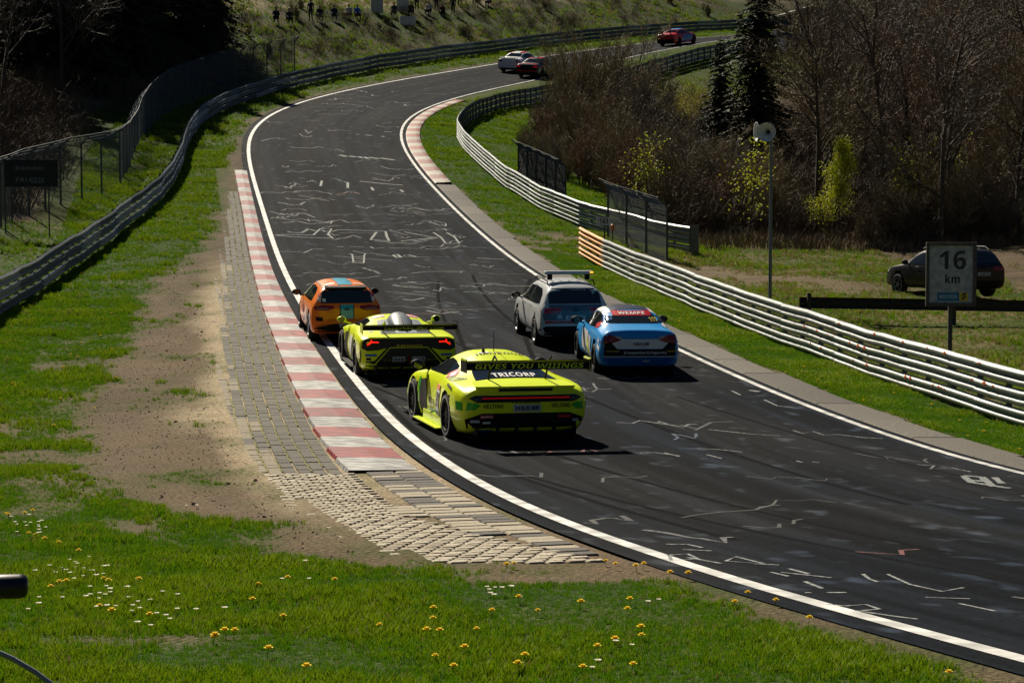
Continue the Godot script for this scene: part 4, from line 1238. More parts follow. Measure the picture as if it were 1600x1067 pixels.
func hatchback() -> Node3D:
	var root := thing("race_car", "orange hatchback race car with a blue stripe over roof and tailgate beside the striped kerb", "race car", Vector3.ZERO, 0.0, "cars racing up the track")
	var rows := [
		[0.00, .44, .60, .58, .72, .76, .72, .86, .62, .88], [0.04, .30, .77, .50, .87, .85, .84, .95, .70, .98], [0.11, .23, .83, .46, .91, .90, .87, 1.05, .70, 1.09], [0.19, .20, .85, .46, .915, .93, .88, 1.17, .67, 1.22],
		[0.30, .19, .86, .46, .92, .94, .88, 1.30, .63, 1.36], [0.45, .18, .86, .46, .92, .95, .88, 1.35, .61, 1.42], [0.70, .18, .86, .46, .92, .95, .88, 1.37, .60, 1.445],
		[1.20, .17, .86, .45, .915, .95, .88, 1.38, .59, 1.46], [2.00, .17, .86, .45, .91, .94, .88, 1.37, .59, 1.45], [2.50, .17, .86, .45, .91, .93, .88, 1.31, .59, 1.39],
		[2.90, .17, .86, .46, .915, .92, .88, 1.14, .63, 1.22], [3.25, .17, .86, .47, .92, .90, .87, .98, .70, 1.02], [3.80, .18, .85, .46, .91, .84, .83, .90, .70, .94], [4.20, .20, .78, .44, .82, .70, .74, .76, .60, .80], [4.33, .26, .60, .42, .65, .60, .60, .64, .50, .68]]
	var L := 4.33; var zr := L / 2.0
	var sh := shell(rows, [[.82, .325], [3.45, .325]], .375)
	shell_parts(sh, root, M.orange)
	wheels4(root, L, .82, 3.45, .92, .325, .24, M.steel, 10)
	patch(sh, root, "B", vv([-.86, .20, .86, .20, .88, .36, .60, .42, .34, .47, -.34, .47, -.60, .42, -.88, .36]), "lower_bumper", M.dark, 0.006)
	plate(sh, root, .06, .43, .50, .105, M.plate)
	var rw := patch(sh, root, "B", vv([-.66, .985, .66, .985, .61, 1.24, .52, 1.335, -.52, 1.335, -.61, 1.24]), "rear_window", M.glass, 0.006)
	patch(sh, rw, "B", rect(-.57, 1.06, .08, .08), "sticker", M.white, 0.012, 0.2)
	var b := MB.new()
	b.bevel(Vector3(0, 1.372, zr - .33), Vector3(1.06, .035, .20), .012, Basis(Vector3.RIGHT, 0.16))
	part(b, "roof_spoiler", M.dark, root)
	both(sh, root, "B", vv([-.84, .90, -.60, .945, -.34, .925, -.32, .86, -.50, .81, -.80, .83]), "tail_light", M.lampred, 0.010)
	both(sh, root, "B", vv([-.78, .852, -.48, .838, -.46, .858, -.76, .876]), "lamp_lens", M.steel, 0.015)
	patch(sh, root, "B", vv([-.16, .60, .16, .60, .16, .955, -.16, .955]), "tailgate_stripe", M.cyan, 0.008)
	both(sh, root, "B", vv([-.185, .60, -.16, .60, -.16, .955, -.185, .955]), "stripe_edge", M.black, 0.009)
	stroke(sh, root, "B", vv([-.06, .84, 0, .875, .06, .84, 0, .815, -.06, .84]), .02, "badge", M.dark, 0.014)
	patch(sh, root, "T", vv([-.17, -1.70, .17, -1.70, .17, .35, -.17, .35]), "roof_stripe", M.cyan, 0.008)
	both(sh, root, "T", vv([-.195, -1.70, -.17, -1.70, -.17, .35, -.195, .35]), "stripe_edge", M.black, 0.009)
	both(sh, root, "T", vv([-.585, -1.70, -.56, -1.70, -.54, .35, -.565, .35]), "roof_seam", M.black, 0.008)
	both(sh, root, "T", vv([-.50, -1.60, -.24, -1.60, -.24, -1.35, -.50, -1.35]), "roof_sticker", mat(Color(0.75, 0.42, 0.28), 0.5), 0.009)
	for k in 6: patch(sh, root, "T", rect(-.46 + .05 * k + (.42 if k > 2 else 0.0), -1.2 + .04 * (k % 3), .035, .09), "roof_sticker", M.dark, 0.011, 0.2)
	patch(sh, root, "T", vv([-.62, .75, .62, .75, .55, .30, -.55, .30]), "windscreen", M.glass)
	flanks(sh, root, vv([.62, 1.02, 1.0, .985, 2.95, .965, 2.70, 1.17, 2.35, 1.28, 1.7, 1.315, 1.0, 1.30, .72, 1.20]), "side_window", M.glass)
	flanks(sh, root, vv([1.66, .97, 1.74, .97, 1.74, 1.32, 1.66, 1.32]), "door_pillar", M.dark, 0.009)
	both(sh, root, "B", vv([-.79, 1.08, -.66, 1.02, -.62, 1.20, -.67, 1.27]), "pillar_sticker", M.white, 0.008)
	both(sh, root, "B", vv([-.72, 1.15, -.66, 1.13, -.63, 1.22, -.67, 1.25]), "pillar_sticker", M.red, 0.011)
	for q in [[.45, .62, .40, .20, "plate"], [1.45, .60, .42, .34, "white"], [1.95, .42, .3, .12, "sky_blue"], [.40, .40, .26, .14, "stickblue"], [2.3, .62, .4, .16, "pink"], [1.4, .30, .5, .10, "dark"], [2.5, .36, .4, .12, "white"]]:
		flanks(sh, root, vv([q[0] - q[2] / 2, q[1] - q[3] / 2, q[0] + q[2] / 2, q[1] - q[3] / 2 + .03, q[0] + q[2] / 2, q[1] + q[3] / 2 + .03, q[0] - q[2] / 2, q[1] + q[3] / 2]), "side_sticker", M[q[4]], 0.009)
	both(sh, root, "B", vv([-.80, .66, -.62, .64, -.60, .54, -.78, .55]), "sticker", M.dark, 0.010)
	stroke(sh, root, "B", vv([-.50, .56, .50, .56]), .012, "tailgate_gap", M.black, 0.008)
	stroke(sh, root, "B", vv([-.88, .40, -.55, .455, .55, .455, .88, .40]), .010, "bumper_gap", M.black, 0.008)
	door_mirror(root, 1.04, 1.04, zr - 2.75, M.dark, 0.95)
	both(sh, root, "F", vv([-.80, .66, -.5, .64, -.5, .78, -.78, .80]), "headlight", M.glass)
	patch(sh, root, "F", vv([-.6, .28, .6, .28, .55, .55, -.55, .55]), "grille", M.black)
	return root

func suv(called: String, label: String, cat: String, body: Material, official: bool) -> Node3D:
	var root := thing(called, label, cat, Vector3.ZERO)
	var rows := [
		[0.00, .54, .62, .68, .76, .90, .76, 1.0, .66, 1.02], [0.04, .38, .81, .58, .90, .99, .88, 1.10, .74, 1.13], [0.12, .30, .86, .54, .93, 1.04, .90, 1.20, .74, 1.24], [0.21, .28, .87, .54, .935, 1.06, .91, 1.35, .71, 1.40],
		[0.33, .27, .87, .54, .94, 1.07, .91, 1.49, .68, 1.55], [0.55, .26, .87, .54, .94, 1.08, .91, 1.56, .66, 1.63], [1.20, .26, .87, .54, .94, 1.07, .91, 1.59, .65, 1.68],
		[2.20, .26, .87, .54, .93, 1.06, .90, 1.57, .65, 1.66], [2.70, .26, .87, .54, .93, 1.04, .90, 1.47, .66, 1.55], [3.10, .26, .87, .54, .94, 1.03, .90, 1.26, .70, 1.33], [3.40, .26, .87, .54, .94, 1.02, .90, 1.09, .76, 1.13],
		[3.90, .27, .86, .54, .93, .96, .87, 1.01, .76, 1.04], [4.30, .30, .80, .52, .85, .82, .80, .88, .70, .91], [4.49, .38, .66, .50, .70, .68, .66, .72, .58, .76]]
	var L := 4.49; var zr := L / 2.0
	var sh := shell(rows, [[.86, .355], [3.55, .355]], .415)
	shell_parts(sh, root, body)
	wheels4(root, L, .86, 3.55, .945, .355, .24, M.steel, 5)
	patch(sh, root, "B", vv([-.90, .30, .90, .30, .92, .50, .78, .58, -.78, .58, -.92, .50]), "lower_bumper", M.dark, 0.006)
	var rw := patch(sh, root, "B", vv([-.70, 1.155, .70, 1.155, .68, 1.36, .60, 1.535, -.60, 1.535, -.68, 1.36]), "rear_window", M.glass, 0.006)
	both(sh, root, "B", vv([-.93, 1.03, -.60, 1.06, -.36, 1.05, -.40, .93, -.62, .90, -.92, .92]), "tail_light", M.lampred if not official else mat(Color(0.34, 0.01, 0.03), 0.15), 0.010)
	stroke(sh, root, "B", vv([-.06, 1.0, 0, 1.05, .06, 1.0, 0, .95, -.06, 1.0]), .018, "badge", M.dark, 0.014)
	var np := patch(sh, root, "B", rect(.0, .80, .52, .115), "number_plate", M.plate, 0.012, 0.2)
	lettering(sh, np, "B", "SV:GM157", Vector2(.02, .80), .42, .08, M.black, "lettering", 0.017)
	stroke(sh, root, "B", vv([-.86, .655, .86, .655]), .012, "tailgate_gap", M.black, 0.008)
	flanks(sh, root, vv([.42, 1.14, .9, 1.10, 3.05, 1.075, 2.80, 1.30, 2.45, 1.46, 1.8, 1.50, .9, 1.48, .58, 1.36]), "side_window", M.glass)
	flanks(sh, root, vv([1.72, 1.09, 1.80, 1.09, 1.80, 1.51, 1.72, 1.51]), "door_pillar", M.dark, 0.009)
	flanks(sh, root, vv([1.28, .28, 3.10, .28, 3.10, .38, 1.28, .38]), "sill", M.dark, 0.008)
	patch(sh, root, "T", vv([-.64, .95, .64, .95, .58, .45, -.58, .45]), "windscreen", M.glass)
	var b := MB.new()
	for sg in [-1.0, 1.0]:
		b.path([Vector3(sg * .62, 1.60, zr - .55), Vector3(sg * .62, 1.70, zr - .75), Vector3(sg * .61, 1.71, zr - 2.2), Vector3(sg * .61, 1.62, zr - 2.5)], .018)
	part(b, "roof_rail", M.steel if not official else M.dark, root)
	for z in [1.55, 2.45]:
		flanks(sh, root, vv([z - .1, .985, z + .1, .985, z + .1, 1.01, z - .1, 1.01]), "door_handle", M.steel, 0.016)
	stroke(sh, root, "L", [Vector2(zr - 1.75, .45), Vector2(zr - 1.75, 1.06)], .010, "door_gap", M.black, 0.007)
	door_mirror(root, 1.06, 1.14, zr - 2.95, M.dark, 1.0)
	if official:
		b = MB.new()
		for k in 5: b.box(Vector3(-.44 + .22 * k, 1.685, zr - 1.25), Vector3(.012, .014, 1.3))
		part(b, "roof_rib", M.silver, root)
		var bar := MB.new()
		bar.bevel(Vector3(0, 1.90, zr - 1.0), Vector3(1.30, .075, .26), .02)
		var lb := part(bar, "light_bar", M.silver, root)
		var a := MB.new(); a.bevel(Vector3(.60, 1.905, zr - .875), Vector3(.09, .04, .02), .006); part(a, "amber_lamp", M.amber, lb)
		a = MB.new()
		for sg in [-.5, .5]: a.box(Vector3(sg, 1.79, zr - 1.0), Vector3(.12, .17, .10))
		part(a, "bar_foot", M.dark, lb)
		a = MB.new(); a.box(Vector3(0, 1.862, zr - 1.0), Vector3(1.26, .02, .24)); part(a, "bar_base", M.dark, lb)
		patch(sh, root, "B", vv([-.80, .66, .15, .66, .15, .72, -.80, .72]), "warning_stripe", M.red, 0.010)
		lettering(sh, root, "B", "SERVICE", Vector2(-.3, .69), .5, .035, M.lampred)
		lettering(sh, rw, "B", "LEASTYLE", Vector2(.10, 1.50), .42, .035, M.plate, "lettering", 0.011)
		patch(sh, rw, "B", rect(.50, 1.44, .06, .08), "sticker", M.plate, 0.011, 0.2)
		patch(sh, root, "B", vv([-.50, .78, -.34, .78, -.38, .88, -.46, .88]), "sticker", M.plate, 0.010)
		patch(sh, root, "B", vv([-.84, .73, .84, .73, .86, .92, .60, .90, .38, .93, .36, 1.06, .70, 1.07, .70, 1.13, -.70, 1.13, -.70, 1.07, -.36, 1.06, -.38, .93, -.60, .90, -.86, .92]), "tailgate_wrap", mat(Color(0.055, 0.085, 0.125), 0.35), 0.007)
	both(sh, root, "F", vv([-.84, .78, -.5, .76, -.5, .90, -.82, .93]), "headlight", M.steel)
	patch(sh, root, "F", vv([-.6, .36, .6, .36, .55, .72, -.55, .72]), "grille", M.black)
	return root

const SEDAN := [
		[0.00, .42, .62, .56, .76, .76, .76, .88, .66, .90], [0.04, .28, .79, .50, .88, .85, .85, .98, .72, 1.0], [0.12, .22, .84, .46, .91, .90, .87, 1.03, .72, 1.06], [0.50, .19, .85, .45, .92, .93, .88, 1.04, .70, 1.08],
		[0.75, .18, .86, .45, .92, .94, .88, 1.08, .66, 1.12], [1.10, .18, .86, .45, .92, .94, .88, 1.22, .62, 1.28], [1.45, .18, .86, .45, .92, .94, .88, 1.32, .59, 1.39], [1.90, .18, .86, .45, .91, .94, .88, 1.35, .58, 1.425],
		[2.50, .18, .86, .45, .91, .93, .88, 1.32, .58, 1.40], [2.90, .18, .86, .46, .91, .92, .88, 1.18, .60, 1.25], [3.30, .18, .86, .46, .92, .91, .87, .98, .68, 1.02], [3.90, .19, .85, .46, .91, .84, .84, .90, .68, .93], [4.40, .22, .72, .44, .78, .66, .72, .70, .58, .74], [4.53, .28, .55, .42, .60, .54, .58, .58, .50, .62]]

func sedan(label: String, body: Material) -> Array:
	var root := thing("race_car", label, "race car", Vector3.ZERO, 0.0, "cars racing up the track")
	var L := 4.53; var zr := L / 2.0
	var sh := shell(SEDAN, [[.92, .325], [3.68, .325]], .375)
	shell_parts(sh, root, body)
	wheels4(root, L, .92, 3.68, .92, .325, .24, M.dark, 10)
	patch(sh, root, "B", vv([-.68, 1.13, .68, 1.13, .54, 1.345, -.54, 1.345]), "rear_window", M.glass, 0.006)
	flanks(sh, root, vv([.95, 1.10, 1.25, 1.0, 3.05, .965, 2.75, 1.16, 2.4, 1.27, 1.8, 1.30, 1.35, 1.25]), "side_window", M.glass)
	flanks(sh, root, vv([1.78, .97, 1.86, .97, 1.86, 1.32, 1.78, 1.32]), "door_pillar", M.dark, 0.009)
	patch(sh, root, "T", vv([-.60, .80, .60, .80, .52, .35, -.52, .35]), "windscreen", M.glass)
	both(sh, root, "F", vv([-.78, .60, -.42, .60, -.42, .72, -.76, .74]), "headlight", M.glass)
	patch(sh, root, "F", vv([-.6, .26, .6, .26, .55, .50, -.55, .50]), "grille", M.black)
	return [root, sh]

func blue_sedan() -> Node3D:
	var rs := sedan("blue and white race saloon with a red band reading WEMPE in its rear window", M.sky_blue)
	var root: Node3D = rs[0]; var sh: Shell = rs[1]
	var zr := 4.53 / 2.0
	patch(sh, root, "B", vv([-.90, .46, .90, .46, .92, .80, .62, .80, .50, .62, -.50, .62, -.62, .80, -.92, .80]), "rear_band", M.dark, 0.006)
	patch(sh, root, "B", vv([-.66, .85, .66, .85, .62, .74, .52, .635, -.52, .635, -.62, .74]), "number_panel", M.body_white, 0.009)
	patch(sh, root, "B", vv([-.90, .45, .90, .45, .88, .24, -.88, .24]), "rear_bumper", M.blue, 0.006)
	patch(sh, root, "B", vv([-.91, .47, .91, .47, .91, .445, -.91, .445]), "bumper_trim", M.plate, 0.010)
	both(sh, root, "B", vv([-.88, .96, -.62, .94, -.42, .90, -.44, .83, -.58, .78, -.88, .76]), "tail_light", M.lampred, 0.012)
	both(sh, root, "B", vv([-.62, .93, -.43, .90, -.44, .85, -.52, .88]), "lamp_lens", M.plate, 0.017)
	plate(sh, root, .03, .745, .42, .11, M.body_white)
	lettering(sh, root, "B", "JS Competition Racingservice", Vector2(.12, .54), .98, .075, M.white)
	lettering(sh, root, "B", "GOODYEAR", Vector2(-.62, .58), .28, .035, M.yellow)
	lettering(sh, root, "B", "GOODYEAR", Vector2(.76, .58), .26, .035, M.yellow)
	patch(sh, root, "B", rect(.15, .36, .16, .04), "sticker", M.plate, 0.012, 0.2)
	stroke(sh, root, "B", vv([-.62, .99, .62, .99]), .012, "boot_gap", M.blue, 0.008)
	var bd := patch(sh, root, "B", vv([-.585, 1.275, .585, 1.275, .53, 1.365, -.53, 1.365]), "window_band", M.red, 0.010)
	lettering(sh, bd, "B", "WEMPE", Vector2(.0, 1.32), .62, .05, M.white, "lettering", 0.015)
	lettering(sh, root, "B", "111", Vector2(.46, 1.20), .17, .085, M.yellow, "race_number", 0.011, -0.35)
	# cage and seat seen dimly through the glass are drawn by the cabin itself
	patch(sh, root, "T", vv([-.44, -.82, .44, -.82, .42, .30, -.42, .30]), "roof_panel", paint(Color(0.02, 0.03, 0.055)), 0.008)
	both(sh, root, "T", vv([-.62, -.90, -.46, -.90, -.44, .30, -.60, .30]), "roof_edge", M.body_white, 0.007)
	for q in [[2.3, .58, .9, .5, "body_white"], [1.6, .60, .4, .3, "plate"], [3.05, .72, .5, .2, "sky_blue"], [1.35, .35, .7, .16, "plate"], [.3, .62, .3, .10, "white"], [.34, .76, .14, .08, "white"], [2.4, .74, .3, .08, "pink"], [2.0, .40, .5, .10, "grey"]]:
		flanks(sh, root, vv([q[0] - q[2] / 2, q[1] - q[3] / 2, q[0] + q[2] / 2, q[1] - q[3] / 2 + .05, q[0] + q[2] / 2, q[1] + q[3] / 2 + .05, q[0] - q[2] / 2, q[1] + q[3] / 2]), "side_sticker", M[q[4]], 0.009 + 0.002 * (int(q[0] * 10) % 3))
	flanks(sh, root, vv([1.5, .30, 1.9, .52, 2.0, .70, 1.7, .56]), "side_flash", M.neon_flat, 0.016)
	flanks(sh, root, vv([.95, 1.04, 1.2, .98, 1.32, 1.08, 1.1, 1.15]), "window_sticker", M.red, 0.010)
	flanks(sh, root, vv([1.95, 1.0, 2.10, 1.0, 2.10, 1.08, 1.95, 1.08]), "window_sticker", M.white, 0.010)
	both(sh, root, "B", vv([-.80, 1.03, -.66, 1.03, -.62, 1.10, -.70, 1.12]), "pillar_sticker", M.white, 0.010)
	door_mirror(root, 1.03, 1.02, zr - 2.85, M.dark, 1.1)
	return root

func far_cars() -> void:
	var rs := sedan("white race saloon with red roof stripes on the far stretch behind the inner guardrail", M.body_white)
	var root: Node3D = rs[0]; var sh: Shell = rs[1]
	both(sh, root, "B", vv([-.88, .92, -.55, .90, -.55, .80, -.88, .80]), "tail_light", M.lampred, 0.012)
	patch(sh, root, "B", vv([-.85, .24, .85, .24, .8, .36, -.8, .36]), "lower_bumper", M.dark)
	both(sh, root, "T", vv([-.50, -.85, -.28, -.85, -.28, .3, -.50, .3]), "roof_stripe", M.red, 0.008)
	flanks(sh, root, vv([1.4, .45, 2.6, .45, 2.6, .72, 1.4, .72]), "side_sticker", M.pink, 0.009)
	flanks(sh, root, vv([2.2, .74, 3.0, .76, 3.0, .84, 2.2, .82]), "side_sticker", M.dark, 0.010)
	flanks(sh, root, vv([.1, .6, .5, .6, .5, .75, .1, .75]), "side_sticker", M.pink, 0.009)
	var b := MB.new(); b.box(Vector3(0, 1.12, 2.15), Vector3(1.5, .03, .22)); b.box(Vector3(-.4, 1.07, 2.15), Vector3(.03, .1, .12)); b.box(Vector3(.4, 1.07, 2.15), Vector3(.03, .1, .12))
	part(b, "boot_spoiler", M.body_white, root)
	on_road(root, 151.6, 0.2)
	root.scale = Vector3.ONE * 1.05
	rs = sedan("black race car with red roof and tail markings on the far stretch", M.gloss)
	root = rs[0]; sh = rs[1]
	both(sh, root, "B", vv([-.88, .94, -.50, .92, -.50, .84, -.88, .82]), "tail_light", M.dim_red, 0.012)
	patch(sh, root, "B", vv([-.85, .60, .85, .60, .8, .50, -.8, .50]), "rear_band", M.red)
	patch(sh, root, "T", vv([-.54, -.85, -.2, -.85, -.2, .2, -.54, .2]), "roof_panel", M.red, 0.008)
	patch(sh, root, "T", vv([.1, -.6, .5, -.6, .5, .2, .1, .2]), "roof_panel", M.red, 0.008)
	patch(sh, root, "T", vv([-.7, -2.1, .7, -2.1, .7, -1.9, -.7, -1.9]), "boot_panel", M.red, 0.008)
	flanks(sh, root, vv([2.0, .4, 2.5, .4, 2.5, .85, 2.0, .85]), "number_panel", M.white, 0.009)
	flanks(sh, root, vv([2.8, .45, 3.3, .5, 3.3, .8, 2.8, .8]), "side_sticker", M.orange, 0.009)
	flanks(sh, root, vv([.5, .88, 1.8, .90, 1.8, .84, .5, .80]), "side_sticker", M.red, 0.009)
	on_road(root, 148.0, 3.1)
	rs = sedan("red and blue race car with a black rear wing near the dark spruce", M.red)
	root = rs[0]; sh = rs[1]
	patch(sh, root, "T", vv([-.5, -.8, .5, -.8, .5, .3, -.5, .3]), "roof_panel", M.sky_blue, 0.008)
	flanks(sh, root, vv([1.2, .3, 3.4, .3, 3.4, .9, 1.6, .9]), "side_panel", M.blue, 0.009)
	patch(sh, root, "B", vv([-.88, .24, .88, .24, .88, .60, -.88, .60]), "rear_bumper", M.dark)
	b = wing_blade(.85, 1.32, 2.15, .30, .03); b.box(Vector3(-.4, 1.18, 2.05), Vector3(.03, .3, .15)); b.box(Vector3(.4, 1.18, 2.05), Vector3(.03, .3, .15))
	part(b, "rear_wing", M.dark, root)
	on_road(root, 178.0, 2.2)

func build_cars() -> void:
	car_mats()
	var c := gt_coupe()
	on_road(c, 24.75, -2.56, 0.075)
	c.scale = Vector3.ONE * 1.06
	on_road(gt_mid(), 34.55, -3.05, 0.03)
	c = hatchback()
	on_road(c, 41.45, -3.68, 0.02)
	c.scale = Vector3.ONE * 0.96
	var o := suv("course_car", "silver course car with a light bar on its roof, ahead of the blue race saloon", "car", M.silver, true)
	on_road(o, 39.6, 1.67)
	o.scale = Vector3.ONE * 0.92
	c = blue_sedan()
	on_road(c, 34.3, 2.10, -0.06)
	c.scale = Vector3.ONE * 0.95
	far_cars()
	var k := suv("parked_car", "black estate car with silver roof rails parked on the meadow behind the kilometre sign", "car", paint(Color(0.004, 0.005, 0.008)), false)
	k.position = P(49.6, 15.7); k.rotation.y = 0.44; k.scale = Vector3.ONE * 0.9

# ---------- plants ----------
func ribbon(b: MB, a: Vector3, c: Vector3, w0: float, w1: float, face: Vector3) -> void:
	var d := (c - a).normalized()
	var o := d.cross(face)
	if o.length() < 0.01: o = d.cross(Vector3(0.3, 0.9, 0.2))
	o = o.normalized()
	b.quad(a - o * w0, a + o * w0, c + o * w1, c - o * w1)

func grow(r: RandomNumberGenerator, wood: MB, twig: MB, tips: Array, a: Vector3, d: Vector3, ln: float, rad: float, level: int, spec: Dictionary) -> void:
	var seg := 4 if level == 0 else (3 if level < 3 else 2)
	var p := a; var dir := d
	var pts := [p]
	for i in seg:
		var up: float = spec.up[mini(level, 3)]
		dir = (dir + Vector3(r.randf_range(-1, 1), r.randf_range(-1, 1), r.randf_range(-1, 1)) * spec.wob + Vector3.UP * up).normalized()
		p += dir * ln / seg
		pts.append(p)
	for i in seg:
		var r0 := rad * (1.0 - 0.75 * i / seg); var r1 := rad * (1.0 - 0.75 * (i + 1) / seg)
		if level < 2: wood.tube(pts[i], pts[i + 1], r0, r1, 6 if level == 0 else 4, false)
		elif level == 2: twig.tube(pts[i], pts[i + 1], maxf(r0, 0.006), maxf(r1, 0.005), 3, false)
		else: ribbon(twig, pts[i], pts[i + 1], maxf(r0, spec.tw), maxf(r1, spec.tw * 0.6), Vector3(r.randf_range(-1, 1), r.randf_range(-0.4, 0.4), r.randf_range(-1, 1)))
	if level >= 2: tips.append([pts[seg], dir])
	if level >= spec.levels: return
	var n: int = spec.n[level]
	for k in n:
		var t := lerpf(spec.from if level == 0 else 0.2, 1.0, (k + r.randf()) / n)
		var f := t * seg; var i := mini(int(f), seg - 1)
		var q: Vector3 = pts[i].lerp(pts[i + 1], f - i)
		var ax: Vector3 = (pts[i + 1] - pts[i]).normalized()
		var sd := ax.cross(Vector3(r.randf_range(-1, 1), r.randf_range(-1, 1), r.randf_range(-1, 1))).normalized()
		var sp: float = spec.spread * r.randf_range(0.7, 1.3)
		var nd := (ax * cos(sp) + sd * sin(sp)).normalized()
		var nl: float = ln * spec.len[level] * r.randf_range(0.65, 1.15) * (1.15 - (spec.get("taper", 0.55) if level == 0 else 0.55) * t)
		grow(r, wood, twig, tips, q, nd, nl, rad * 0.42 * (1.2 - 0.6 * t), level + 1, spec)

func leaf_mat(c: Color, k := 0.6) -> StandardMaterial3D:
	var m := mat(c, 0.6, 0.0, 0.3)
	m.backlight_enabled = true; m.backlight = (c * k).linear_to_srgb()
	return m

func tree_kind(called: String, label: String, cat: String, group: String, seed_: int, h: float, spec: Dictionary, bark: Material, twigm: Material, leaves := 0, leafm: Material = null, lsize := 0.05) -> Node3D:
	var r := RandomNumberGenerator.new(); r.seed = seed_
	var w := MB.new(); var t := MB.new(); var tips := []
	var stems: int = spec.get("stems", 1)
	for k in stems:
		var lean := Vector3(r.randf_range(-1, 1), 0, r.randf_range(-1, 1)) * (0.05 if stems == 1 else 0.42)
		var off := Vector3(r.randf_range(-1, 1), 0, r.randf_range(-1, 1)) * (0.0 if stems == 1 else 0.35)
		grow(r, w, t, tips, off - Vector3.UP * 0.15, (Vector3.UP + lean).normalized(), h * (0.85 if stems == 1 else r.randf_range(0.5, 0.85)), spec.rad, 0, spec)
	var root := thing(called, label, cat, Vector3.ZERO, 0.0, group)
	part(w, "trunk", bark, root, true)
	var cr := part(t, "crown", twigm, root)
	if leaves > 0:
		var l := MB.new()
		for k in leaves:
			var e: Array = tips[r.randi() % tips.size()]
			var p: Vector3 = e[0] + Vector3(r.randf_range(-1, 1), r.randf_range(-1, 1), r.randf_range(-1, 1)) * lsize * 4.0
			var d := Vector3(r.randf_range(-1, 1), r.randf_range(-0.6, 0.6), r.randf_range(-1, 1)).normalized()
			var o := d.cross(Vector3(r.randf_range(-1, 1), r.randf_range(-1, 1), r.randf_range(-1, 1))).normalized()
			l.quad(p, p + d * lsize * 0.5 + o * lsize * 0.4, p + d * lsize, p + d * lsize * 0.5 - o * lsize * 0.4)
		part(l, "leaves", leafm, cr)
	return root

func spruce_kind(label: String, seed_: int, h: float, bark: Material, needle: Material, bare := 0.12) -> Node3D:
	var r := RandomNumberGenerator.new(); r.seed = seed_
	var w := MB.new(); var c := MB.new()
	w.tube(Vector3(0, -0.3, 0), Vector3(0.05, h * 0.5, 0), h * 0.014, h * 0.009, 7, false); w.tube(Vector3(0.05, h * 0.5, 0), Vector3(0, h, 0), h * 0.009, 0.01, 6, false)
	var y := h * bare
	while y < h * 0.98:
		var k := (h - y) / h
		var reach := h * 0.25 * pow(k, 0.75) + 0.2
		var n := 10 if k > 0.3 else 7
		for i in n:
			var a := TAU * (i + r.randf_range(-0.4, 0.4)) / n
			var d := Vector3(cos(a), r.randf_range(-0.30, 0.02), sin(a)).normalized()
			var ln := reach * r.randf_range(0.6, 1.15)
			var p := Vector3(0, y + r.randf_range(-0.1, 0.1), 0)
			w.tube(p, p + d * ln * 0.8, 0.02, 0.006, 3, false)
			var m := int(ln / 0.22) + 2
			for j in m:
				var f := (j + r.randf()) / m
				var q := p + d * ln * f + Vector3.DOWN * f * f * ln * 0.16
				for sgn in [-1.0, 1.0]:
					var side: Vector3 = (d.cross(Vector3.UP) * sgn + d * 0.7 + Vector3(r.randf_range(-0.3, 0.3), r.randf_range(-0.5, 0.1), r.randf_range(-0.3, 0.3))).normalized()
					var sl := (0.20 + 0.35 * (1.0 - f)) * minf(1.0, ln) * r.randf_range(0.7, 1.2)
					ribbon(c, q, q + side * sl, 0.085, 0.03, Vector3(r.randf_range(-0.5, 0.5), 1.0, r.randf_range(-0.5, 0.5)))
					if r.randf() < 0.6: ribbon(c, q, q + (side + Vector3.DOWN * 0.9).normalized() * sl * 0.8, 0.075, 0.02, d)
		y += h * 0.024 + 0.08
	var root := thing("spruce_tree", label, "tree", Vector3.ZERO, 0.0, "dark evergreen spruces of the woods")
	part(w, "trunk", bark, root, true)
	part(c, "crown", needle, root)
	return root

func inner_place(s: float, lat: float) -> String:
	if s < 66.0: return "behind the parked black car"
	if s < 76.0: return "at the front of the wood by the meadow" if lat < 26.0 else "behind the front trees by the meadow"
	if s < 86.0: return "behind the short dark catch fence" if lat < 17.0 else "in the second row from the meadow"
	if s < 104.0: return "on the bank under the inner guardrail" if lat < 17.0 else "in the middle of the inner wood"
	if s < 135.0: return "below the far stretch, near the lit bank" if lat < 24.0 else "deep in the inner wood"
	return "under the far guardrail" if lat < 26.0 else "at the back of the inner wood"

func outer_place(s: float, lat: float) -> String:
	if s < 74.0: return "behind the dark board and fence"
	if s < 90.0: return "in the front row behind the catch fence" if lat > -26.0 else "far behind the catch fence"
	if s < 112.0: return "behind the bend of the catch fence" if lat > -26.0 else "deep in the outer wood"
	return "at the end of the outer wood beside the slope" if lat > -22.0 else "high in the wood beside the slope"

func slope_place(s: float, lat: float) -> String:
	if s < 158.0: return "left of the pale screens" if lat > -34.0 else "above the folding chairs"
	if s < 182.0: return "above the bare earth"
	return "above the far end of the guardrail"

func place_all(protos: Array, spots: Array, r: RandomNumberGenerator, where := 0, sink := 0.0) -> void:
	# the first of each kind is moved, the rest are copies
	var done := {}
	for e in spots:
		var o: Node3D = protos[e[3] if e.size() > 3 else r.randi() % protos.size()]
		var sc: float = e[2]; var turn := r.randf() * TAU
		var at := P(e[0], e[1], -sink)
		var lab := ""
		if where > 0:
			if not o.has_meta("look"): o.set_meta("look", o.get_meta("label"))
			lab = String(o.get_meta("look")) + " " + (inner_place(e[0], e[1]) if where == 1 else (outer_place(e[0], e[1]) if where == 2 else slope_place(e[0], e[1])))
		if done.has(o): copy_of(o, at, turn, lab, sc)
		else:
			if lab != "": o.set_meta("label", lab)
			done[o] = true
			o.position = at; o.rotation.y = turn; o.scale = Vector3.ONE * sc
	for o in protos:
		if not done.has(o): o.free()

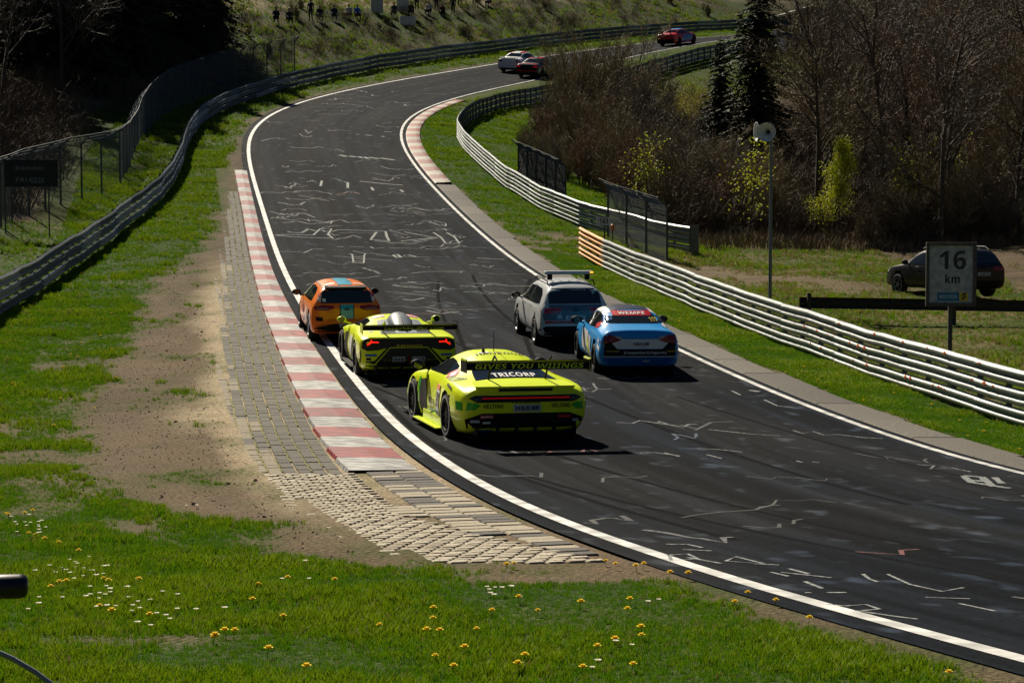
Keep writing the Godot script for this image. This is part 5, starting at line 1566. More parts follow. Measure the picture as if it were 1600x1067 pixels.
func scatter(r: RandomNumberGenerator, n: int, s0: float, s1: float, l0: float, l1: float, k0: float, k1: float, gap: float, keep: Array, kind := -1) -> Array:
	var out := []
	var tries := 0
	while out.size() < n and tries < n * 40:
		tries += 1
		var e := [r.randf_range(s0, s1), r.randf_range(l0, l1), r.randf_range(k0, k1)]
		var ok := true
		for q in keep:
			if Vector2(q[0] - e[0], q[1] - e[1]).length() < gap: ok = false; break
		if not ok: continue
		if kind >= 0: e.append(kind)
		out.append(e); keep.append(e)
	return out

func in_view(p: Vector3) -> Vector2:
	# where a point falls in the photograph, 1600 pixels wide
	var q := Vector3(p.x, p.y - 3.0, -p.z)
	var a := atan(203.5 / 3200.0)
	var zc := q.z * cos(a) - q.y * sin(a)
	return Vector2(800.0 + 3200.0 * q.x / zc, 533.5 - 3200.0 * (q.y * cos(a) + q.z * sin(a)) / zc)

func thin_out(sp: Array, h: float, rules: Array) -> Array:
	# keeps the glimpses between the trees open: rules are [u0, u1, highest v a crown may reach there]
	var out := []
	for e in sp:
		var u := in_view(P(e[0], e[1])).x; var v := in_view(P(e[0], e[1], h * e[2])).y
		var ok := true
		for r in rules:
			if u > r[0] and u < r[1] and v < r[2]: ok = false
		if ok: out.append(e)
	return out

func build_trees() -> void:
	var bark := mat(Color(0.075, 0.060, 0.046), 0.9); bark.albedo_texture = tone[1]; bark.uv1_triplanar = true; bark.uv1_scale = Vector3(2, 0.6, 2)
	var bark2 := mat(Color(0.12, 0.095, 0.072), 0.9); bark2.albedo_texture = tone[1]; bark2.uv1_triplanar = true; bark2.uv1_scale = Vector3(2, 0.6, 2)
	var tw := [mat(Color(0.175, 0.130, 0.080), 0.85), mat(Color(0.225, 0.185, 0.100), 0.85), mat(Color(0.150, 0.128, 0.098), 0.85), mat(Color(0.205, 0.130, 0.085), 0.85)]
	var lf := leaf_mat(Color(0.30, 0.33, 0.012), 0.9); var lf2 := leaf_mat(Color(0.13, 0.17, 0.018), 0.7); var bud := leaf_mat(Color(0.20, 0.16, 0.03), 0.5)
	var tall := {"up": [0.10, 0.14, 0.06, 0.03], "wob": 0.14, "levels": 4, "n": [15, 7, 6, 3], "from": 0.22, "spread": 0.75, "len": [0.42, 0.55, 0.55, 0.6], "rad": 0.13, "tw": 0.011}
	var bush := {"up": [0.10, 0.10, 0.08, 0.04], "wob": 0.16, "levels": 3, "n": [10, 7, 6], "from": 0.10, "spread": 0.55, "len": [0.45, 0.55, 0.6], "rad": 0.035, "tw": 0.009, "stems": 9}
	var r := RandomNumberGenerator.new(); r.seed = 101
	# bare trees of the right-hand wood
	var G := "bare spring trees of the wood inside the bend"
	var bare := []
	for k in 5:
		bare.append(tree_kind("bare_tree", ["tall bare tree with brown twigs", "bare tree with broad tan crown", "slim bare tree with grey twigs", "bare tree with reddish twigs", "tallest bare tree with brown twigs"][k], "tree", G, 200 + k, [9.5, 8.5, 10.5, 9.0, 11.0][k], tall, bark if k % 2 else bark2, tw[k % 4]))
	var used_spots := [[70.0, 18.7, 1.0], [97.0, 23.0, 1.0], [95.0, 22.0, 1.0], [93.0, 21.6, 1.0]]
	var sp := scatter(r, 46, 71, 104, 15.5, 36, 0.8, 1.2, 1.3, used_spots)
	sp += scatter(r, 26, 56, 76, 21.5, 44, 0.85, 1.2, 2.0, used_spots)
	sp += scatter(r, 52, 100, 190, 16.0, 56, 0.85, 1.25, 2.0, used_spots)
	sp += scatter(r, 10, 30, 54, 30.0, 48, 0.9, 1.2, 2.5, used_spots)
	place_all(bare, thin_out(sp, 9.0, [[600, 1160, 180], [1115, 1265, 60]]), r, 1)
	# bushes
	var bushes := []
	for k in 4:
		bushes.append(tree_kind("bare_shrub", ["leafless tan shrub with upright stems", "leafless grey shrub with first buds", "leafless reddish shrub", "low leafless brown shrub with buds"][k], "shrub", "leafless shrubs along the edge of the wood", 300 + k, [4.6, 4.0, 3.6, 3.0][k], bush, bark, tw[(k + 1) % 4], [0, 500, 0, 120][k], [null, bud, null, bud][k], 0.045))
	used_spots = [[74.0, 21.5, 1.0]]
	sp = scatter(r, 60, 71, 112, 11.8, 19.0, 0.7, 1.25, 0.8, used_spots)
	sp += scatter(r, 32, 112, 170, 12.0, 22.0, 0.8, 1.4, 1.6, used_spots)
	sp += scatter(r, 40, 66, 78, 18.0, 34.0, 0.5, 1.0, 0.9, used_spots)
	sp += scatter(r, 8, 88, 110, 10.6, 12.5, 0.35, 0.6, 1.4, used_spots)
	var tallb := [[121, 13.5, 1.5, 0], [124, 14.2, 1.6, 2], [118, 14.0, 1.45, 0], [127, 13.0, 1.5, 2], [122, 15.5, 1.7, 0]]
	place_all(bushes, thin_out(sp, 3.6, [[1030, 1145, 195], [700, 850, 175], [1145, 1262, 215], [1236, 1352, 300]]) + tallb, r, 1)
	# budding yellow-olive bushes on the lit bank
	var ol := []
	for k in 2:
		ol.append(tree_kind("budding_shrub", ["olive shrub breaking into yellow-green bud on the sunny bank", "yellowish budding shrub on the sunny bank beneath the far track"][k], "shrub", "budding shrubs on the bank", 340 + k, 3.6, bush, bark, tw[1], 4200, leaf_mat(Color(0.26, 0.25, 0.03), 0.9), 0.06))
	place_all(ol, [[137, 16.6, 0.95, 0], [133, 18.0, 0.9, 1], [142, 17.6, 1.0, 0], [139.5, 18.6, 0.9, 1], [130, 18.8, 0.85, 0], [145, 18.6, 0.9, 1], [126, 20.0, 0.7, 1], [128, 17.2, 0.7, 0], [121, 18.4, 0.7, 1]], r)
	# the young tree in fresh leaf, and looser ones beside it
	var young := {"up": [0.06, 0.22, 0.16, 0.08], "wob": 0.12, "levels": 3, "n": [26, 7, 5], "from": 0.04, "spread": 0.72, "len": [0.40, 0.42, 0.6], "rad": 0.055, "tw": 0.006, "taper": 1.05}
	var yt := tree_kind("young_tree", "young tree in bright yellow-green leaf at the dark wood's edge", "tree", "", 401, 4.7, young, bark, tw[0], 7000, lf, 0.062)
	yt.position = P(70.0, 18.7); yt.rotation.y = 1.0
	var loose := {"up": [0.08, 0.10, 0.06, 0.04], "wob": 0.2, "levels": 3, "n": [11, 5, 4], "from": 0.2, "spread": 0.8, "len": [0.42, 0.5, 0.6], "rad": 0.05, "tw": 0.006}
	var lo := tree_kind("leafing_sapling", "thin sapling with scattered fresh green leaves behind the loudspeaker post", "tree", "saplings coming into leaf", 411, 4.2, loose, bark, tw[0], 420, lf, 0.10)
	lo.position = P(69.0, 14.9)
	copy_of(lo, P(69.5, 21.6), 2.0, "thin sapling with scattered fresh green leaves right of the bright young tree", 0.95)
	copy_of(lo, P(71.0, 24.5), 4.0, "thin sapling with scattered fresh green leaves above the parked black car", 1.0)
	copy_of(lo, P(76.0, 12.6), 5.0, "thin sapling with scattered fresh green leaves behind the catch fence by the orange rail end", 0.9)
	# spruces
	var nd := mat(Color(0.018, 0.030, 0.010), 0.8); var nd2 := mat(Color(0.030, 0.042, 0.012), 0.8)
	var sps := [spruce_kind("tall dark spruce with drooping boughs above the inner bank", 501, 12.5, bark, nd, 0.05), spruce_kind("tall dark spruce", 502, 16.0, bark, nd, 0.10), spruce_kind("olive-tinged spruce", 503, 13.0, bark, nd2, 0.04)]
	var hero := sps[0] as Node3D
	hero.position = P(97.0, 23.0); hero.rotation.y = 0.6
	copy_of(hero, P(101.0, 21.6), 2.2, "dark spruce half hidden by its taller neighbour above the inner bank", 0.62)
	used_spots = []
	sp = []
	for e in scatter(r, 80, 68, 140, -42, -12.5, 0.8, 1.25, 1.5, used_spots):
		if e[1] < tab(LEFT_RAIL, e[0]) - 4.6 - (2.5 if e[0] > 128.0 else 0.0) and (e[0] > 110.0 or e[1] < -19.5 - (110.0 - e[0]) * 0.06):
			if e[0] < 110.0: e[2] *= 0.8
			sp.append(e)
	sp += scatter(r, 22, 44, 70, -46, -30, 0.85, 1.2, 2.6, used_spots)
	sp += [[128.0, -15.2, 0.9], [123.0, -16.5, 1.0], [133.0, -17.5, 0.8]]
	place_all([sps[1], sps[2]], sp, r, 2)
	var dark := []
	for k in 2: dark.append(tree_kind("bare_tree", ["bare tree with dark trunk", "bare tree with pale trunk"][k], "tree", "bare trees of the outer wood", 520 + k, 13.0, tall, bark if k == 0 else bark2, tw[2]))
	sp = []
	for e in scatter(r, 26, 64, 130, -30, -12.5, 0.8, 1.2, 1.6, used_spots):
		if e[1] < tab(LEFT_RAIL, e[0]) - 6.5 and e[0] > 74.0: sp.append(e)
	place_all(dark, sp, r, 2)
	# trees along the top of the spectators' slope
	var hill := [tree_kind("bare_tree", "slender bare tree on the slope", "tree", "bare trees above the spectators", 540, 11.0, tall, bark, tw[0])]
	place_all(hill, scatter(r, 16, 138, 235, -62, -33, 0.8, 1.3, 4.0, []), r, 3)
	var hs := [tree_kind("bare_shrub", "low scrubby shrub on the slope", "shrub", "shrubs on the spectators' slope", 551, 1.6, bush, bark, tw[1], 300, lf2, 0.05)]
	place_all(hs, scatter(r, 22, 128, 215, -30, -12.5, 0.4, 1.0, 2.2, []), r, 3)

# ---------- grass ----------
func tuft(r: RandomNumberGenerator, m: Material, blades: int, h: float, w: float, fan: float) -> ArrayMesh:
	var b := MB.new()
	for k in blades:
		var a := r.randf() * TAU
		var o := Vector3(cos(a), 0, sin(a)) * r.randf() * fan
		var hh := h * r.randf_range(0.55, 1.15)
		var ln := Vector3(r.randf_range(-1, 1), 0, r.randf_range(-1, 1)) * hh * 0.55
		var sd := Vector3(cos(a * 3.0), 0, sin(a * 3.0)) * w
		var mid := o + ln * 0.3 + Vector3.UP * hh * 0.6
		b.quad(o - sd, o + sd, mid + sd * 0.7, mid - sd * 0.7)
		b.tri(mid - sd * 0.7, mid + sd * 0.7, o + ln + Vector3.UP * hh)
	return b.mesh(m)

func build_grass() -> void:
	var r := RandomNumberGenerator.new(); r.seed = 900
	var gm := [leaf_mat(Color(0.062, 0.150, 0.003), 0.9), leaf_mat(Color(0.096, 0.185, 0.003), 0.9), leaf_mat(Color(0.140, 0.205, 0.004), 0.9), leaf_mat(Color(0.26, 0.205, 0.075), 0.5)]
	# [s0, s1, lat0, lat1, how many, size, dry share]
	var zones := [[-2, 12, -13.5, -4.7, 68000, 0.66, 0.03], [12, 24, -14.5, -6.8, 42000, 0.85, 0.04], [24, 50, -14.0, -6.9, 42000, 1.05, 0.04], [46, 98, -12.0, -4.8, 26000, 1.25, 0.05], [30, 70, -22, -10, 14000, 1.5, 0.08],
		[10, 66, 5.25, 7.2, 60000, 0.85, 0.02], [64, 120, 5.2, 12.5, 30000, 1.3, 0.02], [20, 70, 7.2, 24.0, 40000, 1.25, 0.62], [98, 215, -11.5, -4.6, 16000, 1.7, 0.05], [110, 215, 5.2, 15.0, 12000, 1.8, 0.06], [122, 215, -36, -10, 20000, 2.6, 0.5]]
	var lists := [[], [], [], []]
	for z in zones:
		for k in z[4]:
			var s := r.randf_range(z[0], z[1]); var l := r.randf_range(z[2], z[3])
			if l < 0.0 and (paved(s, l) or (l > -5.85 and s > 8.8 and s < 90.0)): continue
			var d := dirt(s, l)
			if r.randf() < d * 1.7 - 0.15: continue
			var t := nz2.get_noise_2d(s * 14.0, l * 14.0) + nz2.get_noise_2d(s * 3.0, l * 3.0) * 0.7
			var id := 1
			if r.randf() < z[6] * (0.6 + d): id = 3
			else:
				var q := 0.5 + t * 0.75 + r.randf_range(-0.42, 0.42)
				id = 0 if q < 0.34 else (1 if q < 0.68 else 2)
			var sc: float = z[5] * r.randf_range(0.6, 1.25) * clampf(1.0 + 0.9 * t, 0.5, 1.7) * (1.0 - 0.5 * d)
			if s < 12.5 and s > 9.4 and l < -6.9: sc *= 1.25
			var bs := Basis(Vector3.UP, r.randf() * TAU).scaled(Vector3(sc, sc * r.randf_range(0.8, 1.2), sc))
			lists[id].append(Transform3D(bs, P(s, l, -0.012)))
	for i in 4:
		var o := multi(tuft(r, gm[i], 9, 0.085, 0.0055, 0.06), lists[i], ["short_grass", "grass", "yellow_grass", "dry_grass"][i], self)
		o.set_meta("kind", "stuff")
		tag(o, ["dark green turf blades on the verges", "fresh green turf blades on the verges", "yellow-green turf blades on the verges", "straw-coloured dead grass on meadow and slope"][i], "grass")
	# tall dead growth where the wood begins
	var dead := []
	for k in 2600:
		var s := r.randf_range(58.0, 74.0); var l := r.randf_range(12.5, 28.0)
		if absf(s - (68.0 + nz2.get_noise_1d(l * 6.0) * 3.0)) > 2.6: continue
		var sc := r.randf_range(2.2, 5.0)
		dead.append(Transform3D(Basis(Vector3.UP, r.randf() * TAU).scaled(Vector3(sc, sc * 1.4, sc)), P(s, l, -0.03)))
	var br := MB.new()
	for k in 46:
		var a0 := Vector3(r.randf_range(-0.5, 0.5), -0.05, r.randf_range(-0.5, 0.5))
		var d0 := Vector3(r.randf_range(-0.6, 0.6), 1.0, r.randf_range(-0.6, 0.6)).normalized()
		var m0 := a0 + d0 * r.randf_range(0.4, 0.9)
		var m1 := m0 + (d0 + Vector3(r.randf_range(-0.8, 0.8), r.randf_range(-0.3, 0.3), r.randf_range(-0.8, 0.8))).normalized() * r.randf_range(0.3, 0.7)
		var fc := Vector3(r.randf_range(-1, 1), 0.2, r.randf_range(-1, 1))
		ribbon(br, a0, m0, 0.010, 0.007, fc); ribbon(br, m0, m1, 0.007, 0.004, fc)
		for q in 3:
			var e0 := m0.lerp(m1, r.randf()); ribbon(br, e0, e0 + Vector3(r.randf_range(-1, 1), r.randf_range(0.0, 1.0), r.randf_range(-1, 1)).normalized() * 0.3, 0.006, 0.004, fc)
	var bx := [[], []]
	for k in 5200:
		var s := r.randf_range(66.0, 150.0); var l := r.randf_range(13.0, 46.0)
		if k % 3 == 0:
			s = r.randf_range(50.0, 205.0); l = r.randf_range(-36.0, -11.0)
			if l > tab(LEFT_RAIL, s) - 4.4 or s < 64.0 and l > -19.0: continue
			if s > 126.0 and l < -15.0 and r.randf() < 0.7: continue
		elif s < 71.0 and l < 21.0: continue
		if l < 0.0 and s > 122.0 and k % 2 == 0: l = r.randf_range(-20.0, -10.5)
		var sc := r.randf_range(0.7, 1.7) * (0.55 if l < 0.0 and s > 126.0 else 1.0)
		bx[0 if r.randf() < 0.6 else 1].append(Transform3D(Basis(Vector3.UP, r.randf() * TAU).scaled(Vector3(sc, sc * r.randf_range(0.8, 1.3), sc)), P(s, l, -0.05)))
	for i in 2:
		var u := multi(br.mesh(mat([Color(0.085, 0.062, 0.040), Color(0.125, 0.092, 0.055)][i], 0.9)), bx[i], "undergrowth", self)
		u.set_meta("kind", "stuff"); tag(u, ["dark tangled undergrowth on the floor of the woods", "paler tangled undergrowth on the floor of the woods"][i], "undergrowth")
	var o := multi(tuft(r, mat(Color(0.17, 0.125, 0.068), 0.9), 9, 0.085, 0.004, 0.07), dead, "dead_undergrowth", self)
	o.set_meta("kind", "stuff"); tag(o, "tall brown dead growth along the edge of the wood", "undergrowth")

func build_flowers() -> void:
	var r := RandomNumberGenerator.new(); r.seed = 42
	var ym := leaf_mat(Color(0.90, 0.70, 0.003), 0.9); var wm := leaf_mat(Color(0.82, 0.81, 0.78), 0.7); var sm := leaf_mat(Color(0.08, 0.15, 0.01), 0.5)
	var d := thing("dandelion", "yellow dandelion in the near turf by the paved apron", "flower", Vector3.ZERO, 0.0, "dandelions dotted over the verges")
	var b := MB.new(); b.tube(Vector3(0, -0.01, 0), Vector3(0.01, 0.052, 0), 0.0025, 0.002, 4); part(b, "stem", sm, d)
	b = MB.new()
	for k in 16:
		for ring in 2:
			var a := TAU * (k + 0.5 * ring) / 16
			var c := Vector3(0.01, 0.052 + 0.005 * ring, 0)
			var dv := Vector3(cos(a), 0.12 + 0.5 * ring, sin(a)).normalized() * (0.028 - 0.009 * ring)
			ribbon(b, c, c + dv, 0.005, 0.005, Vector3.UP)
	b.blob(Vector3(0.01, 0.055, 0), Vector3(0.018, 0.011, 0.018), Basis.IDENTITY, 9, 5)
	part(b, "flower_head", ym, d)
	var w := thing("daisy", "small white daisy in the short turf", "flower", Vector3.ZERO, 0.0, "daisies in the near turf")
	b = MB.new(); b.tube(Vector3(0, -0.01, 0), Vector3(0, 0.06, 0), 0.0018, 0.0015, 4); part(b, "stem", sm, w)
	b = MB.new()
	for k in 11:
		var a := TAU * k / 11
		ribbon(b, Vector3(0, 0.06, 0), Vector3(cos(a) * 0.019, 0.066, sin(a) * 0.019), 0.003, 0.0045, Vector3.UP)
	var hd := part(b, "petals", wm, w)
	b = MB.new(); b.blob(Vector3(0, 0.063, 0), Vector3(0.006, 0.004, 0.006), Basis.IDENTITY, 6, 3); part(b, "flower_eye", ym, hd)
	var ds := []
	for q in FLOWERS_Y: ds.append([q[0], q[1], 1.0])
	for k in 46:
		ds.append([r.randf_range(20.0, 62.0), r.randf_range(5.3, 6.8), 1.05])
	for k in 30:
		ds.append([r.randf_range(24.0, 60.0), r.randf_range(-12.0, -9.0), 1.1])
	var i := 0
	for e in ds:
		var p := P(e[0], e[1]); var sc: float = e[2] * r.randf_range(0.85, 1.25)
		if i == 0:
			d.position = p; d.scale = Vector3.ONE * sc
		else: copy_of(d, p, r.randf() * TAU, ("yellow dandelion on the verge below the bright guardrail" if e[1] > 0.0 else ("yellow dandelion on the verge below the dull outer guardrail" if e[0] > 22.0 else "")), sc)
		i += 1
	i = 0
	for q in FLOWERS_W:
		for k in 2:
			var p := P(q[0] + r.randf_range(-0.25, 0.25) * k, q[1] + r.randf_range(-0.25, 0.25) * k)
			if i == 0: w.position = p
			else: copy_of(w, p, r.randf() * TAU, "", r.randf_range(0.9, 1.3))
			i += 1
	# loose clods and stones on the bare earth
	var cm := mat(Color(0.17, 0.12, 0.072), 0.95); cm.albedo_texture = tone[1]; cm.uv1_triplanar = true
	var cb := MB.new(); cb.blob(Vector3.ZERO, Vector3(0.05, 0.03, 0.04), Basis.IDENTITY, 6, 4)
	for k in cb.v.size(): cb.v[k] *= 1.0 + 0.3 * nz.get_noise_3dv(cb.v[k] * 400.0)
	var xs := []
	for k in 2600:
		var s := r.randf_range(9.0, 62.0); var l := r.randf_range(-10.5, -6.9)
		if dirt(s, l) < 0.55 or paved(s, l): continue
		var sc := r.randf_range(0.12, 0.4) * (1.0 if r.randf() < 0.97 else 2.4)
		xs.append(Transform3D(Basis(Vector3(r.randf(), r.randf(), r.randf()).normalized(), r.randf() * TAU).scaled(Vector3.ONE * sc), P(s, l, -0.008)))
	var o := multi(cb.mesh(cm), xs, "earth_clods", self)
	o.set_meta("kind", "stuff"); tag(o, "loose clods and stones on the bare brown earth", "soil")

# ---------- signs, fences, posts ----------
func sheet(root: Node, o: Vector3, w: float, h: float, m: Material, called: String, bs := Basis.IDENTITY, th := 0.004) -> MeshInstance3D:
	var b := MB.new(); b.box(o, Vector3(w, h, th), bs); return part(b, called, m, root)

func fence(label: String, pts: Array, h: float, gap: float, bent: float, wire: Material, cell: float, side: float, thick := 0.004) -> Node3D:
	# pts: [s, lat]; posts, and between them panels of crossed wires
	var mid: Array = pts[pts.size() / 2]
	var root := thing("catch_fence", label, "fence", P(mid[0], mid[1]), 0.0, "wire catch fences")
	var inv := root.transform.affine_inverse()
	var line := []
	for i in pts.size() - 1:
		var a := Vector2(pts[i][0], pts[i][1]); var b := Vector2(pts[i + 1][0], pts[i + 1][1])
		var n := maxi(1, int(round(a.distance_to(b) / gap)))
		for k in n: line.append(a.lerp(b, float(k) / n))
	line.append(Vector2(pts[pts.size() - 1][0], pts[pts.size() - 1][1]))
	var feet := []; var heads := []; var tops := []
	for q in line:
		var f := inv * P(q.x, q.y)
		var t := head(q.x)
		var inw := Vector3(cos(t), 0, sin(t)) * side
		var hd := f + Vector3.UP * h
		var tp := hd + inw * bent * 0.8 + Vector3.UP * bent * 0.75
		feet.append(f); heads.append(hd); tops.append(tp)
		var b := MB.new()
		b.tube(f - Vector3.UP * 0.3, hd, 0.045, 0.045, 6); b.tube(hd, tp, 0.04, 0.035, 6)
		part(b, "post", M.fence_post, root)
	for i in line.size() - 1:
		var b := MB.new()
		var len_: float = feet[i].distance_to(feet[i + 1])
		var nx := maxi(2, int(len_ / cell)); var ny := maxi(2, int(h / cell))
		for k in nx + 1:
			var u := float(k) / nx
			var a: Vector3 = feet[i].lerp(feet[i + 1], u); var c: Vector3 = heads[i].lerp(heads[i + 1], u); var d: Vector3 = tops[i].lerp(tops[i + 1], u)
			c += Vector3.DOWN * sin(u * PI) * 0.05; d += Vector3.DOWN * sin(u * PI) * 0.10
			ribbon(b, a, c, thick, thick, Vector3(0.2, 0, 1)); ribbon(b, c, d, thick, thick, Vector3(0.2, 0.6, 1))
		for k in ny + 1:
			var u := float(k) / ny
			ribbon(b, feet[i].lerp(heads[i], u), feet[i + 1].lerp(heads[i + 1], u), thick, thick, Vector3(0.2, 0, 1))
		for k in 3:
			ribbon(b, heads[i].lerp(tops[i], (k + 1) / 3.0), heads[i + 1].lerp(tops[i + 1], (k + 1) / 3.0), 0.006 + 0.006 * k / 2.0, 0.006 + 0.006 * k / 2.0, Vector3(0.2, 0.6, 1))
		part(b, "wire_panel", wire, root)
	return root

func build_props() -> void:
	M.fence_post = mat(Color(0.045, 0.062, 0.060), 0.6)
	var wire := mat(Color(0.040, 0.052, 0.056), 0.7)
	var dull := mat(Color(0.10, 0.125, 0.135), 0.7)
	fence("tall wire catch fence with bent-over top in front of the dark outer wood", [[44, -17.5], [58, -15.4], [64, -14.6], [70, -13.9], [76, -12.4], [80.5, -10.9], [84, -10.2], [90, -9.9], [104, -9.7], [122, -9.8], [134, -10.2]], 2.35, 2.4, 0.55, dull, 0.09, 1.0)
	fence("short dark catch fence standing above the bend of the inner guardrail", [[88, 8.75], [80.2, 9.6]], 1.75, 1.7, 0.45, wire, 0.05, -1.0, 0.009)
	fence("wire catch fence across the gap beside the orange rail end", [[68.8, 9.15], [61.2, 9.75]], 2.0, 2.2, 0.45, dull, 0.07, -1.0, 0.006)
	# board in front of the outer wood
	var dark := mat(Color(0.010, 0.012, 0.014), 0.7)
	var q := thing("advertising_board", "dark board with two faded lines of pale lettering before the outer wood", "sign", P(66.5, -12.9), 0.14)
	for x in [-0.95, 0.62]:
		var b := MB.new(); b.tube(Vector3(x, -0.3, -0.05), Vector3(x, 2.75, -0.05), 0.03, 0.03, 6); part(b, "post", M.fence_post, q)
	sheet(q, Vector3(0, 2.28, 0), 1.92, 0.98, dark, "board", Basis.IDENTITY, 0.03)
	var pale := mat(Color(0.13, 0.15, 0.15), 0.8)
	flat_text(q, "Brünnchen", Transform3D(Basis.IDENTITY, Vector3(-.05, 2.48, 0.019)), 1.0, .17, pale); flat_text(q, "FALKEN", Transform3D(Basis.IDENTITY, Vector3(-.05, 2.06, 0.019)), 1.0, .15, pale)
	sheet(q, Vector3(.22, 1.95, 0.017), .5, .035, pale, "underline")
	# kilometre sign
	var frame := mat(Color(0.13, 0.115, 0.09), 0.7); frame.albedo_texture = tone[0]; frame.uv1_triplanar = true
	var face := mat(Color(0.55, 0.57, 0.57), 0.6); face.albedo_texture = tone[2]; face.uv1_triplanar = true
	q = thing("kilometre_sign", "weathered white board reading 16 km on a post behind the bright guardrail", "sign", P(30.95, 8.5), -0.10)
	var b := MB.new(); b.box(Vector3(0.0, .85, -.06), Vector3(.09, 2.3, .09)); part(b, "post", frame, q)
	sheet(q, Vector3(0, 2.42, 0), .92, 1.26, face, "board", Basis.IDENTITY, .03)
	b = MB.new()
	for e in [[0, 3.06, 1.06, .07], [0, 1.77, 1.06, .07], [-.495, 2.415, .07, 1.222], [.495, 2.415, .07, 1.222]]:
		var c := MB.new(); c.bevel(Vector3(e[0], e[1], 0.01), Vector3(e[2], e[3], .09), .008); part(c, "frame_bar", frame, q)
	flat_text(q, "16", Transform3D(Basis.IDENTITY, Vector3(0.03, 2.72, 0.019)), .56, .40, mat(Color(0.035, 0.037, 0.037), 0.7), "numerals")
	flat_text(q, "km", Transform3D(Basis.IDENTITY, Vector3(0.03, 2.32, 0.019)), .31, .19, mat(Color(0.02, 0.02, 0.02), 0.7), "lettering")
	sheet(q, Vector3(0.0, 2.135, 0.017), .86, .008, mat(Color(0.30, 0.31, 0.31), 0.7), "seam")
	var lb := sheet(q, Vector3(-.055, 1.94, 0.018), .46, .18, mat(Color(0.012, 0.16, 0.32), 0.5), "blue_label")
	flat_text(lb, "BILSTEIN", Transform3D(Basis.IDENTITY, Vector3(-.055, 1.94, 0.0225)), .36, .075, mat(Color(0.45, 0.55, 0.6), 0.6))
	var yl := sheet(q, Vector3(.265, 1.94, 0.018), .18, .18, mat(Color(0.62, 0.44, 0.01), 0.5), "yellow_label")
	b = MB.new()
	for k in 4: ribbon(b, Vector3(.225 + .02 * (k % 2), 1.885 + .035 * k, .0225), Vector3(.305 + .02 * (k % 2), 1.915 + .035 * k, .0225), .012, .012, Vector3(0, 0, 1))
	part(b, "spring_emblem", M.black, yl)
	# loudspeaker post
	q = thing("loudspeaker_post", "thin grey post with two white horn loudspeakers at the meadow's edge", "loudspeaker", P(47.5, 9.55))
	var pm := mat(Color(0.16, 0.19, 0.20), 0.5, 0.3)
	b = MB.new(); b.tube(Vector3(0, -0.3, 0), Vector3(0, 5.15, 0), .055, .04, 10); part(b, "pole", pm, q, true)
	var hm := mat(Color(0.60, 0.62, 0.60), 0.45)
	for e in [[Vector3(-.10, 5.1, .12), Vector3(-.35, -.04, 1.0)], [Vector3(-.16, 5.12, -.06), Vector3(-1.0, -.02, .15)]]:
		b = MB.new()
		b.lathe(e[0], e[1], [[-.16, .05], [-.02, .06], [.10, .10], [.20, .18], [.27, .27], [.29, .285], [.285, .27], [.20, .165], [.10, .085], [-.02, .045]], 24)
		var hn := part(b, "horn", hm, q, true)
		b = MB.new(); b.lathe(e[0], e[1], [[-.30, .0], [-.30, .07], [-.16, .075], [-.12, .05]], 16); part(b, "driver", pm, hn, true)
		b = MB.new(); b.lathe(e[0], e[1], [[.02, .0], [.02, .04], [.12, .035], [.15, .0]], 12); part(b, "horn_throat", M.dark, hn, true)
	b = MB.new(); b.tube(Vector3(0, 5.05, 0), Vector3(-.1, 5.1, .02), .025, .025, 6); part(b, "bracket", pm, q)
	# low dark crash rail on the meadow
	var old := mat(Color(0.050, 0.045, 0.036), 0.65, 0.2); old.albedo_texture = tone[0]; old.uv1_triplanar = true
	var A := P(43.6, 9.2); var B := P(39.5, 22.0)
	q = thing("crash_barrier", "low dark single-beam crash barrier crossing the meadow behind the kilometre sign", "barrier", A.lerp(B, 0.5))
	var iv := q.transform.affine_inverse()
	var dirv := (B - A); dirv.y = 0; var ln := dirv.length(); dirv = dirv.normalized()
	var outv := dirv.cross(Vector3.UP) * -1.0
	for i in 3:
		b = MB.new()
		for k in 2:
			var t := (i + k) / 3.0
			var c := iv * (A.lerp(B, t)); c.y = (iv * P(lerpf(43.6, 39.5, t), lerpf(9.2, 22.0, t))).y + 0.52
			for e in [[.155, 0.0], [.10, .06], [.075, .075], [.05, .06], [0.0, 0.0], [-.05, .06], [-.075, .075], [-.10, .06], [-.155, 0.0]]:
				b.vert(c + Vector3.UP * e[0] + outv * e[1])
		for p in 8:
			for w in [p, p + 1, p + 10, p, p + 10, p + 9]: b.ix.append(w)
		part(b, "beam", old, q, true)
	for i in 4:
		var t := 0.02 + i * 0.29
		var c := iv * P(lerpf(43.6, 39.5, t), lerpf(9.2, 22.0, t))
		b = MB.new(); b.box(c + Vector3(0, .28, 0) - outv * .06, Vector3(.11, 1.0, .11)); part(b, "post", old, q)
	# marshal's marker by the gap in the rails
	q = thing("marshal_post_marker", "small white board numbered 163 with an orange lamp behind the orange rail end", "sign", P(64.6, 8.1), 0.05)
	b = MB.new(); b.tube(Vector3(0.05, -.2, -.03), Vector3(0.05, 1.0, -.03), .03, .03, 6); part(b, "post", M.fence_post, q)
	sheet(q, Vector3(0, 1.08, 0), .52, .30, mat(Color(0.50, 0.52, 0.54), 0.6), "board", Basis.IDENTITY, .02)
	flat_text(q, "163", Transform3D(Basis.IDENTITY, Vector3(.02, 1.09, .013)), .34, .19, M.black, "numerals")
	b = MB.new(); b.bevel(Vector3(.36, .85, .0), Vector3(.13, .24, .12), .03); part(b, "orange_lamp", mat(Color(0.55, 0.14, 0.02), 0.5), q)
	b = MB.new(); b.tube(Vector3(.36, -.2, 0), Vector3(.36, .74, 0), .025, .025, 6); part(b, "lamp_post", M.fence_post, q)
	q = thing("leaning_pole", "thin leaning pole with a red foot against the wire catch fence", "pole", P(66.0, 9.1))
